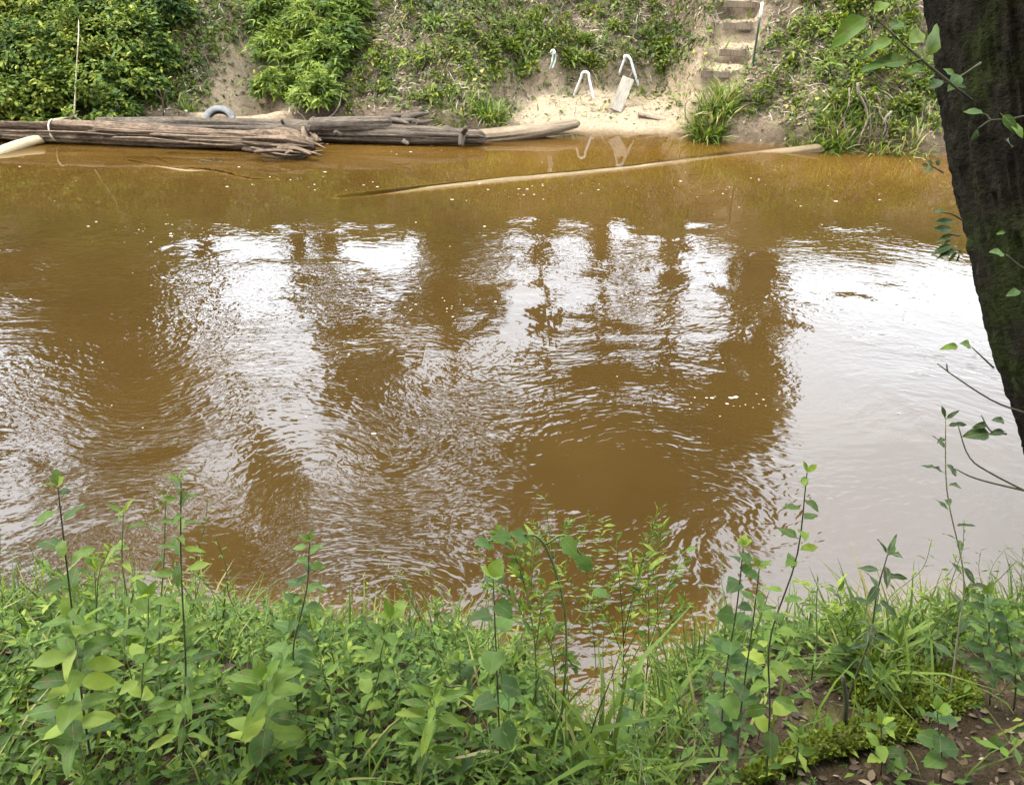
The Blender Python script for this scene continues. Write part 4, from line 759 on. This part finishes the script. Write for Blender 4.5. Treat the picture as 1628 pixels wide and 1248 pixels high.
def stalk(label, cat, base, top, r, nl, L0, L1, kind, mtl, stem_m, start=.25, group=None, bow=.04, opp=False, name='tall_weed', rise=.25, tipleaf=True):
    base = np.asarray(base, float); top = np.asarray(top, float); t = thing(name, label, cat, base, group); h = top - base; L = np.linalg.norm(h)
    mid = h * .5 + np.array([random.uniform(-1, 1), random.uniform(-1, 1), 0]) * bow * L
    P = curve([np.array([0, 0, -.04]), mid * .5 + h * .02, mid, h * .78 + mid * 0. , h], 18); obj('stem', tube_mesh('stem', [(P, np.linspace(r * .58, r * .24, 18), 7)]), stem_m, t)
    a0 = random.random() * 6.28
    for i in range(nl):
        u = start + (1 - start) * (i + .5) / nl; k = min(int(u * 17), 16); q = P[k] + (P[k + 1] - P[k]) * (u * 17 - k); size = (L0 + (L1 - L0) * (i / max(nl - 1, 1))) * random.uniform(.8, 1.15)
        for s in ((0, 1) if opp else (0,)):
            a = a0 + (i * 1.57 if opp else i * 2.4) + s * math.pi + random.gauss(0, .2)
            put_leaf(t, q, (math.cos(a), math.sin(a), rise + random.gauss(0, .22)), size, kind, mtl)
    if tipleaf:
        for s in range(3): a = a0 + s * 2.1; put_leaf(t, P[-1], (math.cos(a) * .6, math.sin(a) * .6, .8), L1 * .8, kind, M_leafC if mtl is not M_leafD else mtl)
    return t
def nb(px, py): return hit(near_z, px, py, .3, 3.2)
LM = []
def stk(label, bpx, tpx, dy=0., **k):
    k['nl'] = int(k.get('nl', 10) * 1.75); k['L0'] = k.get('L0', .11) * 1.08; k['L1'] = k.get('L1', .05) * 1.2
    b = nb(*bpx); LM.append((b[0], b[1], label)); tpt = at_y(tpx[0], tpx[1], b[1] + dy); return stalk(label, 'weed', b, tpt, k.pop('r', .0045), k.pop('nl', 10), k.pop('L0', .11), k.pop('L1', .05), k.pop('kind', 'ovate'), k.pop('m', M_leafA), k.pop('sm', M_stemd), **k)
stk('tall dark stemmed weed with sparse leaves and light tip over water', (146, 1246), (92, 775), nl=9, kind='ovate', L0=.12, L1=.06, start=.35, sm=M_stemd, r=.005)
stk('pale stemmed weed with broad folded leaves beside the tall dark stem', (140, 1246), (118, 985), nl=7, kind='ovate', L0=.15, L1=.09, sm=M_stemp, opp=True)
stk('tall leafy weed with narrow tip leaves rising to the glitter', (287, 1246), (288, 765), nl=13, kind='lance', L0=.13, L1=.05, opp=True, start=.2)
stk('thin weed with small light leaves behind the tall leafy one', (255, 1160), (263, 790), nl=10, kind='narrow', L0=.09, L1=.05, sm=M_stemg)
stk('slender weed with hanging yellow green leaves in the clump opposite the logs', (190, 1130), (196, 818), nl=8, kind='lance', m=M_leafC, L0=.10, L1=.07, sm=M_stemg)
stk('bright broad leaved sprig catching the light above the clump', (232, 1190), (236, 950), nl=8, kind='ovate', m=M_leafC, L0=.10, L1=.08, sm=M_stemg)
stk('upright weed with paired leaves before the smooth grey water', (474, 1160), (492, 862), nl=8, kind='ovate', L0=.10, L1=.05, opp=True, start=.3, m=M_leafB)
stk('pale stemmed broad weed standing in the middle of the clump', (418, 1235), (424, 1080), nl=7, kind='ovate', L0=.15, L1=.10, sm=M_stemp, opp=True)
stk('light topped weed leaning over the grey water', (560, 1180), (622, 985), nl=7, kind='ovate', m=M_leafC, L0=.09, L1=.08, sm=M_stemg)
stk('tall dark stemmed weed with few big drooping leaves midway', (797, 1246), (784, 920), nl=6, kind='heart', L0=.10, L1=.07, m=M_leafB, start=.3, rise=-.05, tipleaf=True)
stk('dark straight stem with reddish base behind the notch', (1140, 1246), (1182, 868), nl=11, kind='heart', L0=.085, L1=.04, m=M_leafB, start=.2)
stk('second dark straight stem crowded with leaves', (1166, 1246), (1207, 905), nl=11, kind='ovate', L0=.085, L1=.05, m=M_leafB, start=.2)
stk('tallest green stem of the three beside the open white water', (1222, 1240), (1283, 752), nl=16, kind='ovate', L0=.12, L1=.04, m=M_leafA, start=.15)
stk('bent dark sapling with long narrow leaves against white water', (1345, 1120), (1411, 882), nl=9, kind='lance', L0=.10, L1=.09, m=M_leafD, start=.35, r=.0055, rise=.1, tipleaf=True)
stk('slim pale stem with alternate pointed leaves against white water', (1515, 1110), (1503, 668), nl=12, kind='lance', L0=.10, L1=.055, m=M_leafD, sm=M_stemp, start=.15, rise=.2)
stk('bushy weed with whorled leaves before the leaning trunk', (1580, 1120), (1570, 945), nl=9, kind='ovate', L0=.09, L1=.06, m=M_leafB, opp=True)
stk('weed with red stem at the picture edge below the trunk', (1618, 1130), (1600, 985), nl=8, kind='ovate', L0=.10, L1=.06, m=M_leafB)
stk('low heart leaved weed over the dark soil', (1500, 1240), (1490, 1130), nl=5, kind='heart', L0=.08, L1=.06, m=M_leafB)
stk('broad leaved seedling beside the moss cushion', (1405, 1230), (1400, 1150), nl=4, kind='ovate', L0=.09, L1=.07)
stk('short sprig with upright light leaves beside the mossy root', (1268, 1235), (1270, 1170), nl=4, kind='ovate', L0=.07, L1=.05, m=M_leafA)
stk('star shaped weed with narrow whorled leaves mid clump', (684, 1246), (690, 1110), nl=9, kind='lance', L0=.12, L1=.10, opp=True, sm=M_stemg)
stk('weed with glossy heart leaves at the notch edge', (1000, 1240), (1010, 1090), nl=6, kind='heart', L0=.08, L1=.05, m=M_leafB)
stk('thin dark stem standing free in the notch', (925, 1210), (985, 1040), nl=4, kind='narrow', L0=.06, L1=.04, start=.5)
stk('grassy thin weed with yellow buds above white water', (1290, 1090), (1300, 930), nl=10, kind='narrow', L0=.08, L1=.05, sm=M_stemg)
# feathery branching weeds midstream
def feather(label, base, tips, r=.004, m=M_leafC):
    b = base; t = thing('feathery_weed', label, 'weed', b); st = []
    root = tips[0]; tp0 = at_y(*root, b[1]) - b; main = curve([np.array([0, 0, -.03]), tp0 * .5 + np.array([.02, 0, 0]), tp0], 20); st.append((main, np.linspace(r, r * .3, 20), 6)); paths = [main]
    for (px, py), u in tips[1:]:
        a = main[int(u * 19)]; e = at_y(px, py, b[1] + random.uniform(-.08, .08)) - b; c = curve([a, (a + e) / 2 + np.array([0, 0, .04]), e], 14); st.append((c, np.linspace(r * .55, r * .2, 14), 5)); paths.append(c)
    obj('stem', tube_mesh('stem', st), M_stemg, t)
    for c in paths:
        n = len(c)
        for i in range(4 if c is paths[0] else 2, n):
            for s in (1, -1):
                d = norm(c[min(i + 1, n - 1)] - c[i - 1]); d = d + s * norm(np.cross(d, np.array([0, 1., .3]))) * .8 + rvec(1)[0] * .35
                put_leaf(t, c[i], d, random.uniform(.045, .085), random.choice(['narrow', 'lance']), random.choice([m, M_leafA]))
    return t
fb_ = nb(905, 1175)
feather('feathery weed branching wide over brown midstream water', fb_, [(866, 792), ((762, 880), .62), ((938, 822), .72), ((845, 830), .8), ((1000, 905), .55), ((905, 830), .8)])
feather('loose willowy weed spreading towards the white water', nb(985, 1180), [(980, 860), ((1045, 812), .6), ((1030, 860), .55), ((1075, 905), .5), ((1060, 965), .4), ((935, 940), .5)])
feather('airy weed arching towards the logs over midstream water', nb(850, 1160), [(822, 870), ((770, 930), .6), ((850, 860), .7), ((795, 850), .8), ((870, 930), .5)], .003)
feather('airy weed with fanned tips between the feathery weed and the white water', nb(950, 1190), [(925, 845), ((960, 830), .75), ((890, 900), .55), ((985, 905), .6), ((1010, 960), .45)], .003)
feather('tall airy weed arching over the notch', nb(1010, 1190), [(1030, 890), ((1085, 880), .6), ((1000, 900), .7), ((1090, 960), .5), ((1050, 840), .8)], .003, M_leafA)
feather('weed with tiny yellow flower buds hanging over the water', nb(880, 1160), [(858, 965), ((905, 1060), .6), ((885, 1000), .7)], .003)
feather('fine needle leaved weed in the clump opposite the logs', nb(130, 1100), [(150, 890), ((180, 870), .6), ((110, 930), .5), ((70, 900), .6)], .003)
feather('fine light weed at the bank edge before white water', nb(1340, 1060), [(1330, 935), ((1370, 960), .5), ((1290, 960), .4), ((1385, 1000), .3)], .003)
feather('thin branching weed beside the pale stem', nb(1480, 1060), [(1505, 960), ((1540, 940), .6), ((1470, 950), .5)], .003)
# climbing leaves seen above the brown water beside the feathery weed
vb = nb(890, 1180); vt = thing('climbing_vine', 'vine with five lobed leaves climbing on the feathery weed', 'vine', vb)
vp = curve([np.array([0, 0, -.02]), at_y(900, 1000, vb[1]) - vb, at_y(868, 870, vb[1]) - vb, at_y(820, 850, vb[1]) - vb, at_y(755, 868, vb[1]) - vb], 30)
obj('stem', tube_mesh('stem', [(vp, .003, 6), (curve([at_y(868, 865, vb[1]) - vb, at_y(900, 852, vb[1]) - vb, at_y(935, 900, vb[1]) - vb], 10), .0025, 5)]), M_stemg, vt)
for (px, py), (qx, qy), s in [((815, 852), (785, 850), .10), ((842, 858), (800, 845), .09), ((890, 850), (912, 875), .10), ((912, 880), (940, 905), .09), ((785, 865), (755, 868), .09), ((940, 935), (968, 950), .08)]:
    a = at_y(px, py, vb[1]) - vb; e = at_y(qx, qy, vb[1] - .03) - vb; put_leaf(vt, a, e - a, s, 'lobed', M_leafB, up=(0, -.5, 1))
# low weeds of the bank, copied from a few kinds
def low_weed(kind, mtl, sm, h, nl, L0, L1, opp, rise):
    return stalk('x y z w', 'weed', (0, 0, -40), (random.uniform(-.05, .05), random.uniform(-.05, .05), -40 + h), .0032, nl, L0, L1, kind, mtl, sm, start=.3, opp=opp, name='low_weed', rise=rise, bow=.1)
LW = [low_weed('ovate', M_leafA, M_stemg, .22, 9, .12, .07, True, .2), low_weed('lance', M_leafA, M_stemg, .25, 10, .13, .08, True, .3), low_weed('heart', M_leafB, M_stemd, .19, 9, .11, .07, False, .1), low_weed('ovate', M_leafC, M_stemg, .20, 11, .085, .06, False, .3), low_weed('lance', M_leafB, M_stemd, .27, 11, .11, .06, True, .15), low_weed('lobed', M_leafA, M_stemg, .17, 8, .11, .08, False, .1), low_weed('narrow', M_leafC, M_stemg, .25, 15, .09, .06, True, .4)]
LWN = ['oval leaved low weed', 'pointed leaved low weed', 'heart leaved low weed', 'small yellow green low weed', 'blue green low weed', 'wavy leaved low weed', 'narrow leaved low weed']
LMN = ['tall sparse dark stemmed weed', 'pale stemmed folded weed', 'tall leafy narrow tipped weed', 'thin small leaved weed', 'slender yellow green weed', 'bright sunlit sprig', 'upright blue green weed', 'pale broad weed', 'light topped leaning weed', 'tall weed with drooping leaves', 'straight stem by the notch', 'second straight stem', 'tallest green stem', 'bent dark sapling', 'slim pale stem', 'bushy whorled weed', 'red stemmed weed', 'low heart leaved weed', 'seedling by the moss', 'short light sprig', 'star shaped weed', 'glossy notch weed', 'free dark stem', 'grassy budded weed']
def side(x, y, j):
    dx, dy = x - LM[j][0], y - LM[j][1]; r = math.hypot(dx, dy)
    if r < .07: return ' touching the ' + LMN[j]
    w = ('towards the trunk from' if dx > 0 else 'towards the logs from') if abs(dx) > abs(dy) else ('riverward of' if dy > 0 else 'landward of')
    return (' just ' if r < .16 else ' further ' if r > .32 else ' ') + w + ' the ' + LMN[j]
used = set(); cnt = 0
for tr in range(4000):
    x = random.uniform(-2.1, 2.1); e = float(near_edge(np.array([x]))[0]); y = random.uniform(.80, e + .22)
    dens = 1. if x < .1 else .35 if x < .42 else .75
    if x > .42 and y < e - .28: dens = .10
    if random.random() > dens: continue
    k = random.choices(range(7), [4, 6, 2, 3, 5, 1, 5])[0]; s = random.uniform(.46, .86) * (1.0 if x < .1 else .8) * (.85 if y < 1.15 else 1.)
    o = LW[k] if k not in used else copy_tree(LW[k]); used.add(k); o.location = (x, y, float(near_z(np.array([x]), np.array([y]))[0])); o.rotation_euler = (random.gauss(0, .12), random.gauss(0, .12), random.random() * 6.28); o.scale = (s, s, s)
    o['group'] = 'low weeds on the near bank'; j = int(np.argmin([(x - q[0]) ** 2 + (y - q[1]) ** 2 for q in LM])); o['label'] = LWN[k] + side(x, y, j)
    cnt += 1
    if cnt >= 290: break
def d_near(x, y):
    e = near_edge(x); return np.clip(sstep(.42, .1, x) * 1. + .10 + .6 * sstep(e - .3, e - .05, y), 0, 1) * (1 - sstep(e + .3, e + .5, y))
P = scatter(34000, -2.6, 2.6, .55, 2.2, d_near, near_z); N = len(P); P[:, 2] += RNG.random(N) ** 1.3 * .13
ax = norm(rvec(N) * np.array([1, 1, .35])); stuff(obj('undergrowth', cloud('undergrowth', P, ax, norm(np.array([0, 0, 1.]) + .45 * rvec(N)), (.02 + .035 * RNG.random(N)), (KITE_V, KITE_F), np.clip(.50 + .25 * RNG.normal(size=N), 0, 1), .75), M_under))
P = scatter(24000, -2.6, 2.6, .7, 2.3, lambda x, y: (.25 - .2 * sstep(.3, .6, x)) + .75 * sstep(-.15, .1, y - near_edge(x)), near_z); N = len(P)
stuff(obj('bank_grass', cloud('bank_grass', P, norm(np.array([0, .15, .8]) + .55 * rvec(N)), norm(np.array([0, 0, 1.]) + .4 * rvec(N)), .08 + .16 * RNG.random(N), (BLADE_V, BLADE_F), RNG.random(N), .45), M_grass))
P = scatter(9000, -2.6, 2.8, .5, 2.0, lambda x, y: .5 + .5 * sstep(.3, .6, x), near_z); N = len(P); nn = slope_n(P, near_z); ax = rvec(N); ax = norm(ax - .85 * nn * np.sum(ax * nn, 1, keepdims=True))
stuff(obj('dead_leaves', cloud('dead_leaves', P + nn * .006, ax, norm(nn + .5 * rvec(N)), .012 + .03 * RNG.random(N) ** 2, (LEAF6_V, LEAF6_F), RNG.random(N) ** 2.2), M_litter))
for lb, px, py, n, h in [('grass tuft with long thin blades at the notch', 950, 1235, 50, .40), ('grass tuft at the bank edge against white water', 1400, 1050, 120, .22), ('thin grass tuft beside the sapling', 1370, 1065, 90, .26), ('small grass tuft with curved blades beside moss', 1450, 1150, 16, .14)]:
    tussock('grass_tuft', lb, 'grass tufts of the near bank', px, py, n, h, .16, fn=near_z, y0=.3, y1=3.2, width=.55)
# mossy root and moss cushion, twigs on the soil
mr = nb(1300, 1200); t = thing('mossy_root', 'curved root covered in bright moss on the dark soil', 'root', mr)
mp_ = curve([nb(1190, 1240) - mr, nb(1270, 1205) - mr + [0, 0, .015], nb(1350, 1180) - mr + [0, 0, .02], nb(1420, 1165) - mr + [0, 0, .01], nb(1470, 1168) - mr - [0, 0, .03]], 40)
mrad = np.interp(np.linspace(0, 1, 40), [0, .3, .65, 1], [.018, .026, .034, .012]); obj('bark', tube_mesh('bark', [(mp_, mrad, 14)]), M_mossy, t)
def moss(par, P, R, n, s=.016):
    k = RNG.integers(0, len(P), n); d = rvec(n); d[:, 2] = np.abs(d[:, 2]); pos = P[k] + d * R[k][:, None] + .008 * rvec(n); stuff(obj('moss', cloud('moss', pos, norm(d + .7 * rvec(n)), rvec(n), s * (.5 + RNG.random(n)), tint=RNG.random(n)), M_mossb, par))
moss(t, mp_, mrad, 3800, .012)
mc = nb(1440, 1085); t = thing('moss_cushion', 'bright moss cushion on the bank edge before white water', 'moss', mc); q = rvec(300) * np.array([.17, .10, .02]); q[:, 2] = near_z(q[:, 0] + mc[0], q[:, 1] + mc[1]) - mc[2]; moss(t, q, np.full(300, .018), 4200, .013)
for lb, pts in [('pale curved stick lying on the dark soil by the root', [(1425, 1190), (1428, 1210), (1440, 1225), (1450, 1234)]), ('short white twig at the end of the mossy root', [(1345, 1150), (1352, 1160), (1364, 1165)]), ('thin dead twig across the soil', [(1410, 1226), (1435, 1240), (1470, 1248)])]:
    P = np.array([nb(a, b) for a, b in pts]); tag(obj('ground_twig', tube_mesh('ground_twig', [(curve(P + [0, 0, .012], 12), np.linspace(.0045, .003, 12), 6)]), M_dry), lb, 'twig')
st_ = nb(1345, 1165); tag(obj('sapling_stub', tube_mesh('sapling_stub', [(curve([st_ - [0, 0, .05], at_y(1345, 1120, st_[1]), at_y(1340, 1075, st_[1])], 10), np.linspace(.008, .005, 10), 8)]), M_stemd), 'dead dark stub standing on the soil under the bent sapling', 'stub')
cl_ = nb(392, 1105); cv = thing('curled_leaf', 'large curled brown dead leaf caught among the weeds', 'dead leaf', cl_ + np.array([0, 0, .12]))
for d, s in [((1, -.2, -.2), .10), ((-.6, -.3, .2), .08)]: put_leaf(cv, (0, 0, 0), d, s, 'ovate', M_litter)
for c in cv.children: c.name = 'blade'
# ------------------------------------------------------------------ twigs and leaves in front of the trunk
def sprig(name, label, cat, stems, leaves, mtl, sm=M_stemd, r=.0028, dep=1.9, kind='ovate', group=None, anchor=None):
    P0 = at_d(*stems[0][0], dep); t = thing(name, label, cat, P0, group)
    for s in stems: obj('stem', tube_mesh('stem', [(curve([at_d(a, b, dep) - P0 for a, b in s], 12), np.linspace(r, r * .5, 12), 6)]), sm, t)
    global LEAFS
    ls, LEAFS = LEAFS, 1.0
    for (a, b), (c, d), *k in leaves:
        e0 = at_d(a, b, dep) - P0; e1 = at_d(c, d, dep + random.uniform(-.03, .03)) - P0; put_leaf(t, e0, e1 - e0, float(np.linalg.norm(e1 - e0)), k[0] if k else kind, mtl, up=k[1] if len(k) > 1 else (random.gauss(0, .3), -.6, .8))
    LEAFS = ls; return t
sprig('leafy_twig', 'twig with large sunlit leaves reaching out before the trunk', 'twig', [[(1545, 160), (1465, 95), (1425, 60), (1384, 22)], [(1425, 60), (1410, 45)], [(1465, 95), (1450, 100)]],
      [((1386, 24), (1320, 62)), ((1384, 22), (1420, 0)), ((1410, 48), (1440, 35)), ((1425, 60), (1370, 85)), ((1450, 98), (1375, 100)), ((1440, 75), (1478, 40), 'ovate'), ((1470, 98), (1500, 30)), ((1360, 95), (1340, 82)), ((1476, 104), (1440, 120))], M_leafA, dep=1.75, r=.0035)
sprig('leafy_twig', 'twig with pale notched leaves in the middle of the dark trunk', 'twig', [[(1650, 180), (1605, 190), (1575, 192), (1555, 205)], [(1575, 192), (1568, 182)], [(1600, 190), (1612, 215)]], [((1568, 182), (1530, 176)), ((1590, 180), (1622, 210)), ((1556, 205), (1545, 222)), ((1597, 221), (1612, 236)), ((1605, 195), (1628, 215))], M_leafB, dep=1.95)
sprig('leafy_twig', 'small leaves high on the dark trunk edge', 'twig', [[(1560, 100), (1530, 120), (1505, 132), (1482, 125)]], [((1505, 132), (1535, 140)), ((1500, 128), (1478, 140)), ((1520, 122), (1498, 110)), ((1488, 120), (1473, 128)), ((1530, 118), (1505, 140))], M_leafB, dep=1.98)
sprig('leafy_twig', 'two small leaves standing out half way down the trunk', 'twig', [[(1660, 440), (1625, 425), (1600, 405)], [(1640, 470), (1622, 462)]], [((1598, 404), (1573, 403)), ((1600, 370), (1584, 370)), ((1622, 462), (1604, 466))], M_leafB, dep=2.0)
sprig('fern_sprig', 'dark fern like leaves hanging on the trunk side over the water', 'fern', [[(1530, 350), (1512, 340), (1495, 338)], [(1528, 400), (1510, 395)], [(1526, 375), (1505, 372)]],
      [((1512, 340), (1480, 337), 'lance'), ((1520, 352), (1485, 356), 'lance'), ((1518, 365), (1482, 368), 'lance'), ((1518, 372), (1488, 384), 'lance'), ((1515, 380), (1494, 392), 'lance'), ((1520, 388), (1480, 402), 'lance'), ((1522, 394), (1490, 414), 'lance'), ((1524, 398), (1505, 416), 'lance'), ((1526, 402), (1520, 418), 'lance')], M_leafD, dep=2.05)
sprig('fern_sprig', 'small dark ferny leaves at the trunk where the far shore ends', 'fern', [[(1500, 275), (1488, 268), (1478, 262)]], [((1488, 268), (1466, 272), 'lobed'), ((1484, 264), (1472, 254), 'lobed'), ((1490, 266), (1492, 252), 'lobed'), ((1478, 264), (1464, 264), 'lobed')], M_leafD, dep=2.15)
sprig('bare_branch', 'thin bare twig with one round leaf crossing the white water', 'twig', [[(1640, 660), (1580, 638), (1520, 600), (1490, 578)], [(1580, 585), (1545, 552)], [(1506, 590), (1505, 578)]], [((1545, 552), (1528, 545)), ((1540, 545), (1533, 540)), ((1525, 550), (1502, 553))], M_leafA, dep=2.1)
sprig('bare_branch', 'forked dark twigs with dark leaves low beside the trunk', 'twig', [[(1660, 795), (1575, 752), (1540, 725), (1522, 672)], [(1650, 785), (1556, 762), (1518, 745)], [(1600, 690), (1575, 685), (1560, 660)]], [((1572, 675), (1548, 676)), ((1578, 688), (1534, 694)), ((1600, 685), (1572, 690)), ((1598, 670), (1580, 668)), ((1590, 680), (1580, 692))], M_leafD, dep=2.0)
# fine wispy stalks along the bank edge, each with its own thin leaves
WS = []
def wisp(h, nl, kind, mtl, sm, L): return stalk('x y z w', 'weed', (0, 0, -60), (random.uniform(-.06, .06), random.uniform(-.04, .06), -60 + h), .0028, nl, L, L * .5, kind, mtl, sm, start=.2, name='wispy_weed', rise=.5, bow=.12, tipleaf=False)
WS = [wisp(.42, 14, 'narrow', M_leafC, M_stemg, .07), wisp(.50, 16, 'narrow', M_leafA, M_stemg, .085), wisp(.36, 12, 'lance', M_leafC, M_stemp, .06), wisp(.46, 18, 'lance', M_leafA, M_stemd, .055)]
WSN = ['wispy yellow green weed', 'wispy thin leaved green weed', 'wispy pale stemmed weed', 'wispy many leaved weed']
used = set()
for i in range(170):
    x = random.uniform(-2.2, 2.1) if i > 40 else random.gauss(.0, .5); e = float(near_edge(np.array([x]))[0]); y = e + random.uniform(-.5, .22)
    k = random.randrange(4); o = WS[k] if k not in used else copy_tree(WS[k]); used.add(k); s = random.uniform(.5, 1.05) * (1 if abs(x) < 2 else .7)
    o.location = (x, y, float(near_z(np.array([x]), np.array([y]))[0])); o.rotation_euler = (random.gauss(-.1, .15), random.gauss(0, .18), random.random() * 6.28); o.scale = (s, s, s)
    j = int(np.argmin([(x - q[0]) ** 2 + (y - q[1]) ** 2 for q in LM])); o['group'] = 'wispy weeds at the bank edge'; o['label'] = WSN[k] + side(x, y, j)
